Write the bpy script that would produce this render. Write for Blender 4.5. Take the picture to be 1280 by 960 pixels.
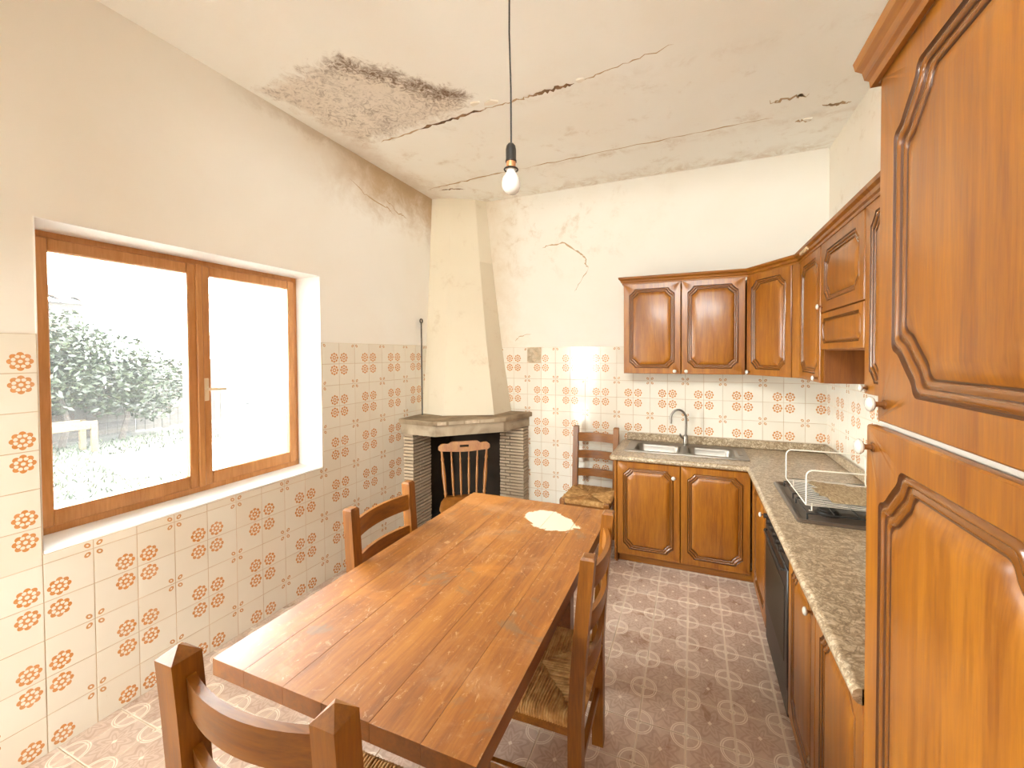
import bpy, bmesh, math, random
from mathutils import Matrix, Vector

random.seed(7)
for o in list(bpy.data.objects):
    bpy.data.objects.remove(o)
scene = bpy.context.scene
COL = scene.collection

# ------------------------------------------------------------------ camera
W_PX, H_PX = 1280, 960
F_PX, CX, CY = 503.3, 672.0, 452.2
YAW, PITCH, ROLL = -0.3674, -0.0186, -0.0049
CAM = Vector((2.4938, -0.798, 1.6451))
fwd = Vector((math.sin(YAW) * math.cos(PITCH), math.cos(YAW) * math.cos(PITCH), math.sin(PITCH)))
rgt = Vector((math.cos(YAW), -math.sin(YAW), 0))
upv = rgt.cross(fwd)
r2 = math.cos(ROLL) * rgt + math.sin(ROLL) * upv
u2 = -math.sin(ROLL) * rgt + math.cos(ROLL) * upv
cam_d = bpy.data.cameras.new('camera')
cam = bpy.data.objects.new('camera', cam_d)
COL.objects.link(cam)
cam.matrix_world = Matrix(((r2.x, u2.x, -fwd.x, CAM.x), (r2.y, u2.y, -fwd.y, CAM.y),
                           (r2.z, u2.z, -fwd.z, CAM.z), (0, 0, 0, 1)))
cam_d.sensor_fit = 'HORIZONTAL'
cam_d.sensor_width = 36
cam_d.lens = F_PX / W_PX * 36
cam_d.shift_x = (W_PX / 2 - CX) / W_PX
cam_d.shift_y = (CY - H_PX / 2) / W_PX
cam_d.clip_start = 0.02
scene.camera = cam

# ------------------------------------------------------------------ sky, light, exposure
SKY = 32.0
world = bpy.data.worlds.new('sky')
scene.world = world
world.use_nodes = True
bg = world.node_tree.nodes['Background']
bg.inputs[0].default_value = (0.95, 0.995, 1.0, 1)
bg.inputs[1].default_value = SKY
vs = scene.view_settings
vs.view_transform = 'Standard'
vs.look = 'None'
vs.gamma = 1.0
vs.use_curve_mapping = False
vs.exposure = 0.74
scene.cycles.max_bounces = 9
scene.cycles.diffuse_bounces = 6
scene.cycles.transparent_max_bounces = 10
scene.cycles.sample_clamp_indirect = 12
scene.cycles.use_denoising = True

# room: left wall x=0, back wall y=D, right wall x=XR
D, XR, ZC, YR = 2.966, 3.485, 3.239, -1.35
TW, TH = 0.15, 0.158            # wall tile
WIN = [(0.0, 1.345, 0.83, 2.215), (-1.30, -0.45, 0.83, 2.215)]   # y0, y1, z0, z1 on the left wall


REAR = (.03, .72, .05, 2.15)      # unseen glazed door added for more room light: x0, x1, z0, z1

HIGH = (1.45, 3.10, 2.40, 2.97)      # unseen clerestory added in the rear wall to brighten ceiling and walls


def portal(y0, y1, z0, z1, rear=False):
    d = bpy.data.lights.new('window_daylight', 'AREA')
    d.shape = 'RECTANGLE'
    d.size, d.size_y = z1 - z0, y1 - y0
    d.cycles.is_portal = True
    o = bpy.data.objects.new('window_daylight', d)
    o.location = (-0.30, (y0 + y1) / 2, (z0 + z1) / 2)
    o.rotation_euler = (0, -math.pi / 2, 0)
    if rear:
        o.location = ((y0 + y1) / 2, YR - .19, (z0 + z1) / 2)
        o.rotation_euler = (-math.pi / 2, 0, math.pi)
        d.size, d.size_y = y1 - y0, z1 - z0
    COL.objects.link(o)


for w in WIN:
    portal(*w)
portal(*REAR, rear=True)
portal(*HIGH, rear=True)


# ------------------------------------------------------------------ mesh helpers
class MB:
    def __init__(self):
        self.v, self.f, self.m, self.uv = [], [], [], {}

    def add(self, vs, fs, mi=0, M=None):
        b = len(self.v)
        for p in vs:
            p = Vector(p)
            self.v.append(M @ p if M else p)
        for f in fs:
            self.f.append([b + i for i in f])
            self.m.append(mi)
        return self

    def box(self, x0, y0, z0, x1, y1, z1, mi=0, bev=0.0, M=None, seg=1):
        if bev <= 0:
            vs = [(x, y, z) for z in (z0, z1) for y in (y0, y1) for x in (x0, x1)]
            return self.add(vs, [(0, 2, 3, 1), (4, 5, 7, 6), (0, 1, 5, 4), (2, 6, 7, 3), (0, 4, 6, 2), (1, 3, 7, 5)], mi, M)
        bm = bmesh.new()
        bmesh.ops.create_cube(bm, size=1)
        for v in bm.verts:
            v.co = Vector(((x0 + x1) / 2 + v.co.x * (x1 - x0), (y0 + y1) / 2 + v.co.y * (y1 - y0), (z0 + z1) / 2 + v.co.z * (z1 - z0)))
        bmesh.ops.bevel(bm, geom=bm.edges[:], offset=bev, segments=seg, affect='EDGES', profile=.5)
        bm.verts.index_update()
        self.add([v.co.copy() for v in bm.verts], [[v.index for v in f.verts] for f in bm.faces], mi, M)
        bm.free()
        return self

    def loops(self, L, cap0=True, cap1=True, closed=True, mi=0, M=None, mis=None):
        n = len(L[0])
        vs = [p for l in L for p in l]
        b0 = len(self.v)
        fs, ms = [], []
        for k in range(len(L) - 1):
            for i in range(n if closed else n - 1):
                j = (i + 1) % n
                fs.append((k * n + i, k * n + j, (k + 1) * n + j, (k + 1) * n + i))
                ms.append(mis[k] if mis else mi)
        if cap0:
            fs.append(tuple(range(n - 1, -1, -1)))
            ms.append(mis[0] if mis else mi)
        if cap1:
            fs.append(tuple((len(L) - 1) * n + i for i in range(n)))
            ms.append(mis[-1] if mis else mi)
        m0 = len(self.m)
        self.add(vs, fs, mi, M)
        self.m[m0:] = ms
        return self

    def tube(self, path, r, seg=8, mi=0, closed=False, M=None, cap=True):
        P = [Vector(p) for p in path]
        n = len(P)
        rs = r if isinstance(r, (list, tuple)) else [r] * n
        L = []
        prev = None
        for i, p in enumerate(P):
            if closed:
                t = (P[(i + 1) % n] - P[i - 1])
            else:
                t = (P[min(i + 1, n - 1)] - P[max(i - 1, 0)])
            t.normalize()
            if prev is None:
                a = Vector((0, 0, 1)) if abs(t.z) < .9 else Vector((1, 0, 0))
                nrm = t.cross(a).normalized()
            else:
                nrm = (prev - t * prev.dot(t)).normalized()
            prev = nrm
            bn = t.cross(nrm)
            L.append([p + (nrm * math.cos(2 * math.pi * k / seg) + bn * math.sin(2 * math.pi * k / seg)) * rs[i] for k in range(seg)])
        if closed:
            L.append(L[0])
            return self.loops(L, False, False, mi=mi, M=M)
        return self.loops(L, cap, cap, mi=mi, M=M)

    def lathe(self, prof, seg=16, mi=0, M=None, cap=True):
        L = [[(r * math.cos(2 * math.pi * k / seg), r * math.sin(2 * math.pi * k / seg), z) for k in range(seg)] for r, z in prof]
        return self.loops(L, cap, cap, mi=mi, M=M)

    def prism(self, poly, z0, z1, mi=0, M=None):
        return self.loops([[(x, y, z0) for x, y in poly], [(x, y, z1) for x, y in poly]], mi=mi, M=M)

    def cells(self, us, vs, keep, fn, w0, w1, mi=0):
        """slab made of the kept cells of a grid, extruded from w0 to w1"""
        idx = {}

        def vid(i, j, w):
            k = (i, j, w)
            if k not in idx:
                idx[k] = len(self.v)
                self.v.append(Vector(fn(us[i], vs[j], w)))
            return idx[k]
        K = lambda i, j: 0 <= i < len(us) - 1 and 0 <= j < len(vs) - 1 and keep((us[i] + us[i + 1]) / 2, (vs[j] + vs[j + 1]) / 2)
        for i in range(len(us) - 1):
            for j in range(len(vs) - 1):
                if not K(i, j):
                    continue
                q = [(i, j), (i + 1, j), (i + 1, j + 1), (i, j + 1)]
                self.f.append([vid(a, b, w1) for a, b in q]); self.m.append(mi)
                self.f.append([vid(a, b, w0) for a, b in reversed(q)]); self.m.append(mi)
                for (di, dj), (a, b) in (((0, -1), (q[0], q[1])), ((1, 0), (q[1], q[2])), ((0, 1), (q[2], q[3])), ((-1, 0), (q[3], q[0]))):
                    if not K(i + di, j + dj):
                        self.f.append([vid(*a, w0), vid(*b, w0), vid(*b, w1), vid(*a, w1)]); self.m.append(mi)
        return self

    def mesh(self, name, mats, angle=40, recalc=True):
        me = bpy.data.meshes.new(name)
        me.from_pydata([tuple(p) for p in self.v], [], self.f)
        for m in (mats if isinstance(mats, (list, tuple)) else [mats]):
            me.materials.append(m)
        me.polygons.foreach_set('material_index', self.m)
        if recalc:
            bm = bmesh.new(); bm.from_mesh(me)
            bmesh.ops.recalc_face_normals(bm, faces=bm.faces)
            bm.to_mesh(me); bm.free()
        if angle:
            me.shade_smooth()
            me.set_sharp_from_angle(angle=math.radians(angle))
        me.update()
        return me

    def build(self, name, mats, parent=None, angle=40, loc=None, rz=0, recalc=True):
        return link(name, self.mesh(name, mats, angle, recalc), parent, loc, rz)


def link(name, me, parent=None, loc=None, rz=0, rot=None):
    o = bpy.data.objects.new(name, me)
    COL.objects.link(o)
    if parent:
        o.parent = parent
    if loc:
        o.location = loc
    if rot:
        o.rotation_euler = rot
    elif rz:
        o.rotation_euler = (0, 0, rz)
    return o


def thing(name, label, cat, loc=(0, 0, 0), rz=0, group=None):
    o = link(name, None, None, loc, rz)
    o.empty_display_size = .1
    return tag(o, label, cat, group)


def tag(o, label, cat, group=None):
    o['label'], o['category'] = label, cat
    if group:
        o['group'] = group
    return o


def struct(o):
    o['kind'] = 'structure'
    return o


def copy_tree(src, parent=None):
    c = src.copy()
    COL.objects.link(c)
    if parent:
        c.parent = parent
    for ch in list(src.children):
        copy_tree(ch, c)
    return c


# ------------------------------------------------------------------ material helpers
class E:
    """tiny expression wrapper around Math nodes"""
    def __init__(s, t, sock):
        s.t, s.s = t, sock

    def _op(s, op, *a):
        n = s.t.nodes.new('ShaderNodeMath')
        n.operation = op
        for i, x in enumerate((s,) + a):
            if isinstance(x, E):
                s.t.links.new(x.s, n.inputs[i])
            else:
                n.inputs[i].default_value = x
        return E(s.t, n.outputs[0])
    __add__ = lambda s, o: s._op('ADD', o)
    __radd__ = __add__
    __sub__ = lambda s, o: s._op('SUBTRACT', o)
    __rsub__ = lambda s, o: (s * -1) + o
    __mul__ = lambda s, o: s._op('MULTIPLY', o)
    __rmul__ = __mul__
    __truediv__ = lambda s, o: s._op('DIVIDE', o)
    lt = lambda s, o: s._op('LESS_THAN', o)
    gt = lambda s, o: s._op('GREATER_THAN', o)
    mn = lambda s, o: s._op('MINIMUM', o)
    mx = lambda s, o: s._op('MAXIMUM', o)
    abs = lambda s: s._op('ABSOLUTE')
    cos = lambda s: s._op('COSINE')
    frac = lambda s: s._op('FRACT')
    sqrt = lambda s: s._op('SQRT')
    pow = lambda s, o: s._op('POWER', o)
    atan2 = lambda s, o: s._op('ARCTAN2', o)

    def clamp(s):
        r = s._op('ADD', 0.0)
        r.s.node.use_clamp = True
        return r

    def step(s, a, b):     # smooth 0..1 between a and b
        n = s.t.nodes.new('ShaderNodeMapRange')
        n.interpolation_type = 'SMOOTHSTEP'
        s.t.links.new(s.s, n.inputs[0])
        n.inputs[1].default_value, n.inputs[2].default_value = a, b
        return E(s.t, n.outputs[0])


class Mat:
    def __init__(s, name, rough=.5, **kw):
        s.m = bpy.data.materials.new(name)
        s.m.use_nodes = True
        s.t = s.m.node_tree
        s.b = s.t.nodes['Principled BSDF']
        s.b.inputs['Roughness'].default_value = rough
        for k, v in kw.items():
            s.b.inputs[k.replace('_', ' ')].default_value = v
        s.tc = s.t.nodes.new('ShaderNodeTexCoord')

    def node(s, k):
        return s.t.nodes.new(k)

    def xyz(s, out='Object'):
        n = s.node('ShaderNodeSeparateXYZ')
        s.t.links.new(s.tc.outputs[out], n.inputs[0])
        return [E(s.t, n.outputs[i]) for i in range(3)]

    def noise(s, scale=5, sc=(1, 1, 1), detail=4, rough=.55, dist=0, out='Object', rnd=False, vec=None):
        mp = s.node('ShaderNodeMapping')
        s.t.links.new(vec if vec else s.tc.outputs[out], mp.inputs[0])
        mp.inputs['Scale'].default_value = sc
        n = s.node('ShaderNodeTexNoise')
        s.t.links.new(mp.outputs[0], n.inputs['Vector'])
        if rnd:
            n.noise_dimensions = '4D'
            oi = s.node('ShaderNodeObjectInfo')
            w = E(s.t, oi.outputs['Random']) * 37.0
            s.t.links.new(w.s, n.inputs['W'])
        n.inputs['Scale'].default_value = scale
        n.inputs['Detail'].default_value = detail
        n.inputs['Roughness'].default_value = rough
        n.inputs['Distortion'].default_value = dist
        return E(s.t, n.outputs['Fac'])

    def rand(s):
        return E(s.t, s.node('ShaderNodeObjectInfo').outputs['Random'])

    def mix(s, fac, a, b):
        n = s.node('ShaderNodeMix')
        n.data_type = 'RGBA'
        for i, x in ((0, fac), (6, a), (7, b)):
            if isinstance(x, E):
                s.t.links.new(x.s, n.inputs[i])
            elif hasattr(x, 'is_linked'):
                s.t.links.new(x, n.inputs[i])
            else:
                n.inputs[i].default_value = x if not isinstance(x, tuple) else (*x, 1)
        return n.outputs[2]

    def ramp(s, fac, stops):
        n = s.node('ShaderNodeValToRGB')
        s.t.links.new(fac.s, n.inputs[0])
        cr = n.color_ramp
        while len(cr.elements) < len(stops):
            cr.elements.new(.5)
        for e, (p, c) in zip(cr.elements, stops):
            e.position, e.color = p, (*c, 1)
        return n.outputs[0]

    def color(s, c):
        if isinstance(c, tuple):
            s.b.inputs['Base Color'].default_value = (*c, 1)
        else:
            s.t.links.new(c, s.b.inputs['Base Color'])
        return s

    def rough(s, e):
        s.t.links.new(e.s, s.b.inputs['Roughness'])
        return s

    def bump(s, e, strength=.3, dist=.01):
        n = s.node('ShaderNodeBump')
        n.inputs['Strength'].default_value = strength
        n.inputs['Distance'].default_value = dist
        s.t.links.new(e.s, n.inputs['Height'])
        s.t.links.new(n.outputs[0], s.b.inputs['Normal'])
        return s


def plain(name, c, rough=.5, **kw):
    return Mat(name, rough, **kw).color(c).m


def wood(name, light, dark, axis='Z', rough=.35, fine=1.0, coat=.25, wear=0.0):
    m = Mat(name, rough, Coat_Weight=coat, Coat_Roughness=.18)
    st = {'X': (1.2, 16, 16), 'Y': (16, 1.2, 16), 'Z': (16, 16, 1.2)}[axis]
    a = m.noise(1.4, st, 5, .6, .6, rnd=True)
    b = m.noise(9 * fine, st, 3, .6, 0, rnd=True)
    f = (a * .7 + b * .45 - .08).clamp()
    mid = tuple((x + y) / 2 for x, y in zip(light, dark))
    c = m.ramp(f, [(.36, dark), (.5, mid), (.64, light)])
    if wear:
        w = m.noise(6, (1, 1, 1), 5, .7, .3, rnd=True).step(.60, .72) * wear
        c = m.mix(w, c, (.62, .42, .24))
    m.color(c)
    m.bump(b, .08, .002)
    m.rough((b * .25 + (rough - .1)))
    return m.m


# wood tones
OAK = wood('oak_cabinet_wood', (.385, .138, .007), (.215, .062, .003), 'Z', .36)
OAK_H = wood('oak_wood_level_grain', (.375, .135, .007), (.21, .060, .003), 'X', .36)
OAK_DARK = plain('dark_groove_glaze', (.075, .022, .003), .34, Coat_Weight=.4)
OAK_MID = plain('glazed_moulding', (.20, .066, .007), .26, Coat_Weight=.5, Coat_Roughness=.15)
CARC = wood('cabinet_carcass_wood', (.26, .082, .010), (.17, .046, .005), 'Z', .5)
CHAIR = wood('chair_wood', (.30, .106, .007), (.16, .048, .003), 'Z', .36, wear=.05, coat=.10)
CHAIR_H = wood('chair_slat_wood', (.30, .106, .007), (.16, .048, .003), 'X', .36, wear=.05, coat=.10)
PINE = wood('spindle_chair_wood', (.40, .160, .022), (.27, .088, .010), 'Z', .38)
FRAME_W = wood('window_frame_wood', (.58, .27, .085), (.44, .18, .045), 'Z', .42)
WHITE = plain('white_porcelain', (.62, .56, .48), .2, Coat_Weight=.4)
STEM = plain('knob_stem_brown', (.25, .10, .03), .35, Metallic=.3)
BLACK = plain('black_enamel', (.02, .017, .014), .42)
STEEL = plain('brushed_steel', (.30, .265, .225), .38, Metallic=1.0)
WIRE = plain('cream_coated_wire', (.80, .72, .60), .3)
IRON = plain('dark_iron', (.06, .045, .035), .45, Metallic=.6)
WHITE_PAINT = plain('white_paint', (.86, .84, .80), .5)


def plaster(name, base, kind):
    m = Mat(name, .85)
    x, y, z = m.xyz()
    big = m.noise(1.3, (1, 1, 1), 5, .6, .4)
    fine = m.noise(14, (1, 1, 1), 5, .65)
    blot = m.noise(5.0, (1, 1, 1), 9, .74, .35)
    c = m.mix(big.step(.35, .75) * .28, base, tuple(k * f for k, f in zip(base, (.93, .87, .78))))
    stain = (.47, .30, .15)
    if kind == 'ceiling':
        near = (y - 1.45).step(0, .35) * .6 + .05            # older plaster towards the fireplace end
        c = m.mix(blot.step(.54, .74) * near * .55, c, stain)
        # mould patch, a leaning four sided area
        pts = [(.04, .86), (.74, .82), (1.26, 1.41), (1.08, 1.55), (.14, 1.62)]
        d = None
        for (ax, ay), (bx, by) in zip(pts, pts[1:] + pts[:1]):
            ex, ey = bx - ax, by - ay
            l = math.hypot(ex, ey)
            e = (y - ay) * (ex / l) - (x - ax) * (ey / l)
            d = e if d is None else d.mn(e)
        n1 = m.noise(9, (1, 1, 1), 6, .75, 1.0)
        n2 = m.noise(15, (1, 1, 1), 7, .8, 2.6)
        n3 = m.noise(3.2, (1, 1, 1), 3, .6)
        inside = (d + (n1 - .5) * .35).step(-.02, .10)
        ed = (y - .84) * (.50 / .751) - (x - .72) * (.56 / .751)
        edge = (ed * -1 + .20 + (n1 - .5) * .3).step(0, .16)
        spots = (n2 + edge * .13 + (n3 - .5) * .25).step(.45, .66)
        c = m.mix(inside * .42, c, (.60, .44, .30))
        c = m.mix(inside * spots * (edge * .35 + .60), c, (.15, .08, .035))
        # staining beside the walls and along the two slab joints
        for line, w, k in ((1.575, .10, .35), (2.43, .12, .50), (2.93, .22, .42)):
            s = ((y - line).abs() * -1 + w + (blot - .5) * .3).step(0, .25)
            c = m.mix(s * k * m.noise(6, (1, 1, 1), 6, .75, 1.).step(.42, .62), c, stain)
        s = (x * -1 + .30 + (blot - .5) * .5).step(0, .3) * (y - .9).step(0, .8)
        c = m.mix(s * .40, c, stain)
        hh = fine * .5 + n2 * inside * 1.5
    elif kind == 'left':
        s = (z - 2.70 + (blot - .5) * .75).step(0, .5) * (y - 1.0).step(0, 1.0)
        c = m.mix(s * .85, c, (.48, .31, .145))
        s2 = (z - 3.13 + (blot - .5) * .3).step(0, .10) * (y - .6).step(0, .6)
        c = m.mix(s2 * .5, c, (.42, .30, .17))
        hh = fine * .4 + big * .5
    elif kind == 'back':
        s = (blot - .50).step(0, .20) * (z - 2.2).step(0, .7)
        c = m.mix(s * .62 * ((x * -1) + 2.6).step(0, 1.6), c, (.50, .35, .19))
        near = (x * -1 + 1.0 + (blot - .5) * .6).step(0, .5)
        c = m.mix(near * .5, c, (.58, .42, .24))
        hh = fine * .5 + big * .5
    else:
        s = (blot - .54).step(0, .2) * .4
        c = m.mix(s, c, stain)
        hh = fine * .5
    m.color(c)
    m.bump(hh, .25, .006)
    return m.m


P_LEFT = plaster('plaster_left', (.88, .84, .77), 'left')  # same paint as the other walls, lightened to offset weak light here
P_BACK = plaster('plaster_back', (.83, .785, .70), 'back')  # same wall paint, toned down where daylight runs too bright
P_RIGHT = plaster('plaster_right', (.88, .82, .72), 'right')
P_CEIL = plaster('plaster_ceiling', (.93, .915, .865), 'ceiling')
P_HOOD = plaster('plaster_hood', (.73, .64, .49), 'right')
P_REVEAL = plain('white_reveal_paint', (.88, .86, .82), .6)


def tile_material():
    m = Mat('rosette_wall_tile', .16, Coat_Weight=.4, Coat_Roughness=.08)
    u, v, _ = m.xyz('UV')
    du, dv = u - .295, v - .295
    r = (du * du + dv * dv).sqrt() / .232
    th = dv.atan2(du)
    c4 = (th * 4).cos().abs()
    outer = r.lt(.76 + .26 * c4.pow(.7))
    da = ((th * (8 / (2 * math.pi))).frac() - .5) * (2 * math.pi / 8)      # angle from the nearest oval's axis
    ov_r, ov_a = (r - .555) / .175, da * (.555 / .185)
    oval = (ov_r * ov_r + ov_a * ov_a).lt(1.0)
    notch = r.gt(.80) * c4.lt(.22)
    core = r.lt(.19)
    rose = outer * (1 - oval) * (1 - core) * (1 - notch)
    ax, ay = (u * -1) + (1 - .13), (v * -1) + (1 - .13)
    a2 = ((ax + ay) * (ax + ay) * .75 + (ax - ay) * (ax - ay) * 1.3)
    r2_ = (a2 / 2).sqrt()
    small = r2_.gt(.027) * r2_.lt(.070)
    wear = m.noise(18, (1, 1, 1), 5, .7, rnd=True)
    base = m.ramp(m.noise(2.2, (1, 1, 1), 4, .6, rnd=True), [(.3, (.75, .69, .575)), (.6, (.80, .75, .645)), (.8, (.77, .71, .60))])
    base = m.mix(m.rand() * .18, base, (.70, .56, .39))
    base = m.mix(wear.step(.66, .78) * .35, base, (.55, .40, .24))
    c = m.mix(rose * (wear * .5 + .62).clamp(), base, (.57, .19, .010))
    c = m.mix(small * .85, c, (.52, .20, .03))
    m.color(c)
    m.bump(m.noise(7, (1, 1, 1), 2, .5, rnd=True), .06, .004)
    return m.m


def floor_material():
    m = Mat('ringed_floor_tile', .30, Coat_Weight=.12, Coat_Roughness=.2)
    u, v, _ = m.xyz('UV')
    cu, cv = (u - .5).abs() * -1 + .5, (v - .5).abs() * -1 + .5      # distance from nearest corner
    n = m.noise(22, (1, 1, 1), 4, .6, rnd=True)
    rr = (cu * cu + cv * cv).sqrt() + (n - .5) * .012
    ring = ((rr - .258).abs().lt(.0115)).mx((rr - .300).abs().lt(.0115))
    cross = rr.lt(.25) * (cu.mn(cv).lt(.022))
    hub = (rr - .045).abs().lt(.012)
    e = (u - .5).abs().mx((v - .5).abs())
    dot = ((u - .5).abs() + (v - .5).abs() * .9).lt(.05)
    du, dv = u - .5, v - .5
    rad = (du * du + dv * dv).sqrt()
    th = dv.atan2(du)
    leaf = ((th * 8).cos() * .08 + rad + (n - .5) * .12)
    floral = (leaf.gt(.12) * leaf.lt(.2)).mx(leaf.gt(.29) * leaf.lt(.37))
    mott = m.noise(7, (1, 1, 1), 6, .7, .8, rnd=True)
    base = m.ramp(mott, [(.32, (.44, .30, .225)), (.5, (.57, .425, .335)), (.68, (.68, .545, .45))])
    base = m.mix(floral * .30, base, (.27, .15, .085))
    base = m.mix(m.rand() * .22, base, (.46, .31, .23))
    line = ring.mx(hub).mx(dot)
    c = m.mix((line * (.6 + n * .5)).clamp(), base, (.84, .74, .62))
    c = m.mix(cross * .45, c, (.80, .68, .55))
    c = m.mix(e.gt(.4875) * .55, c, (.82, .71, .58))
    m.color(c)
    m.bump(mott, .08, .003)
    m.rough(mott * .3 + .16)
    return m.m


TILE = tile_material()
FTILE = floor_material()
GROUT = Mat('wall_grout', .9)
GROUT.color(GROUT.ramp(GROUT.noise(6, detail=5), [(.35, (.50, .36, .22)), (.65, (.64, .50, .35))]))
GROUT = GROUT.m
FGROUT = plain('floor_grout', (.80, .69, .56), .8)


def granite():
    m = Mat('speckled_marble_worktop', .30, Coat_Weight=.3, Coat_Roughness=.12)
    a = m.noise(17, (1, 1, 1), 4, .6, 2.4)
    b = m.noise(45, (1, 1, 1), 5, .7, 1.0)
    a3 = m.noise(9, (1, 1, 1), 3, .5, 3.0)
    vein = ((a - .5).abs() * 16 + b * .9 - .35).clamp()
    vein2 = ((a3 - .47).abs() * 14 + b * .8 - .25).clamp()
    base = m.ramp(b, [(.36, (.36, .255, .15)), (.5, (.52, .405, .265)), (.64, (.66, .54, .385))])
    c = m.mix(vein, (.17, .105, .052), base)
    c = m.mix(vein2, (.26, .175, .095), c)
    m.color(c)
    return m.m


GRANITE = granite()


def tabletop():
    m = Mat('worn_table_top', .5, Specular_IOR_Level=.35, Coat_Weight=.42, Coat_Roughness=.15)
    x, y, z = m.xyz()
    a = m.noise(1.3, (14, 1.3, 14), 5, .6, .5, rnd=True)
    b = m.noise(8, (14, 1.3, 14), 3, .6, 0, rnd=True)
    c = m.ramp((a * .7 + b * .4 - .05).clamp(), [(.28, (.15, .043, .003)), (.5, (.275, .088, .005)), (.72, (.39, .145, .012))])
    n1 = m.noise(3.0, (1, 1, 1), 6, .68, .8)
    n2 = m.noise(11, (1, 1, 1), 6, .75, 2.4)
    scr = m.noise(6, (3, 1.6, 3), 6, .8, 2.6)
    c = m.mix(n1.step(.48, .70) * .42, c, (.48, .245, .11))
    c = m.mix(m.noise(2.0, (1, 1, 1), 5, .65, 1.).step(.54, .66) * .5, c, (.46, .16, .012))
    c = m.mix(scr.step(.57, .66) * .45, c, (.58, .33, .15))
    c = m.mix(n2.step(.62, .68) * .40, c, (.66, .44, .25))
    c = m.mix(m.noise(4.2, (1, 1, 1), 5, .7, .5).step(.60, .68) * .5, c, (.17, .11, .06))
    # pale bare patch where the varnish is gone
    n3 = m.noise(9, (1, 1, 1), 5, .7, .6)
    px, py = (x - .61) / .150, (y - 1.265) / .105
    q = px + py * .25
    d = ((q * q + py * py).sqrt() - 1 + (n3 - .5) * 1.3)
    c = m.mix(d.step(-.02, .06) * -1 + 1.0, c, (.74, .62, .44))
    m.color(c)
    m.rough((n1 * .25 + .38) + n2 * .08)
    cr_ = n1 * .22 + n2 * .12 + .02
    m.t.links.new(cr_.s, m.b.inputs['Coat Roughness'])
    m.bump(b + n2 * .6, .10, .003)
    return m.m


TABLE_TOP = tabletop()
TABLE_W = wood('table_leg_wood', (.21, .066, .007), (.12, .034, .003), 'Y', .4, wear=.12)


def rush():
    m = Mat('woven_rush', .75)
    a = m.noise(30, (1, 1, 1), 4, .6, rnd=True)
    m.color(m.ramp(a, [(.3, (.30, .145, .038)), (.5, (.53, .285, .09)), (.7, (.70, .44, .18))]))
    return m.m


RUSH = rush()
bm_ = Mat('thin_clay_brick', .9)
bm_.color(bm_.mix(bm_.rand() * .6, bm_.ramp(bm_.noise(25, detail=5), [(.3, (.40, .30, .20)), (.6, (.60, .48, .34)), (.8, (.68, .57, .43))]), (.42, .31, .20)))
bm_.bump(bm_.noise(40, detail=4), .5, .004)
BRICK = bm_.m
bm_ = Mat('grey_mantel_stone', .85)
bm_.color(bm_.ramp(bm_.noise(5, detail=7, dist=1.0), [(.32, (.30, .225, .145)), (.5, (.42, .33, .225)), (.7, (.50, .405, .28))]))
bm_.bump(bm_.noise(18, detail=5), .25, .003)
STONE = bm_.m
bm_ = Mat('soot_lining', .95)
bm_.color(bm_.ramp(bm_.noise(4, detail=6), [(.3, (.016, .009, .004)), (.7, (.040, .024, .012))]))
SOOT = bm_.m
MORTAR = Mat('bare_mortar', .95)
MORTAR.color(MORTAR.ramp(MORTAR.noise(22, detail=6), [(.3, (.36, .27, .17)), (.6, (.56, .45, .31)), (.8, (.62, .52, .38))]))
MORTAR.bump(MORTAR.noise(40, detail=5), .5, .004)
MORTAR = MORTAR.m
JOINT = plain('dark_brick_joint', (.13, .09, .055), .95)  # dark mortar core showing between the courses
SLAB = Mat('brown_mantel_slab', .8)
SLAB.color(SLAB.ramp(SLAB.noise(7, detail=6), [(.35, (.22, .15, .085)), (.65, (.38, .285, .18))]))
SLAB = SLAB.m
CRACK = Mat('plaster_crack_edge', .95)
CRACK.color(CRACK.ramp(CRACK.noise(12, detail=5), [(.4, (.08, .045, .02)), (.62, (.34, .20, .10))]))
CRACK = CRACK.m
CRACK_F = plain('faint_crack', (.52, .36, .21), .95)
FLAKE = plain('plaster_flake', (.86, .80, .70), .9)


def glass_mat():
    m = bpy.data.materials.new('dusty_window_glass')
    m.use_nodes = True
    t = m.node_tree
    t.nodes.clear()
    out = t.nodes.new('ShaderNodeOutputMaterial')
    tr = t.nodes.new('ShaderNodeBsdfTransparent'); tr.inputs[0].default_value = (.97, .98, .97, 1)
    gl = t.nodes.new('ShaderNodeBsdfGlossy'); gl.inputs['Roughness'].default_value = .02
    tl = t.nodes.new('ShaderNodeBsdfTranslucent'); tl.inputs[0].default_value = (1, 1, 1, 1)
    fr = t.nodes.new('ShaderNodeFresnel'); fr.inputs[0].default_value = 1.45
    m1 = t.nodes.new('ShaderNodeMixShader'); m1.inputs[0].default_value = .006
    m2 = t.nodes.new('ShaderNodeMixShader')
    t.links.new(tr.outputs[0], m1.inputs[1]); t.links.new(tl.outputs[0], m1.inputs[2])
    t.links.new(fr.outputs[0], m2.inputs[0]); t.links.new(m1.outputs[0], m2.inputs[1]); t.links.new(gl.outputs[0], m2.inputs[2])
    t.links.new(m2.outputs[0], out.inputs[0])
    return m


GLASS = glass_mat()

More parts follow.
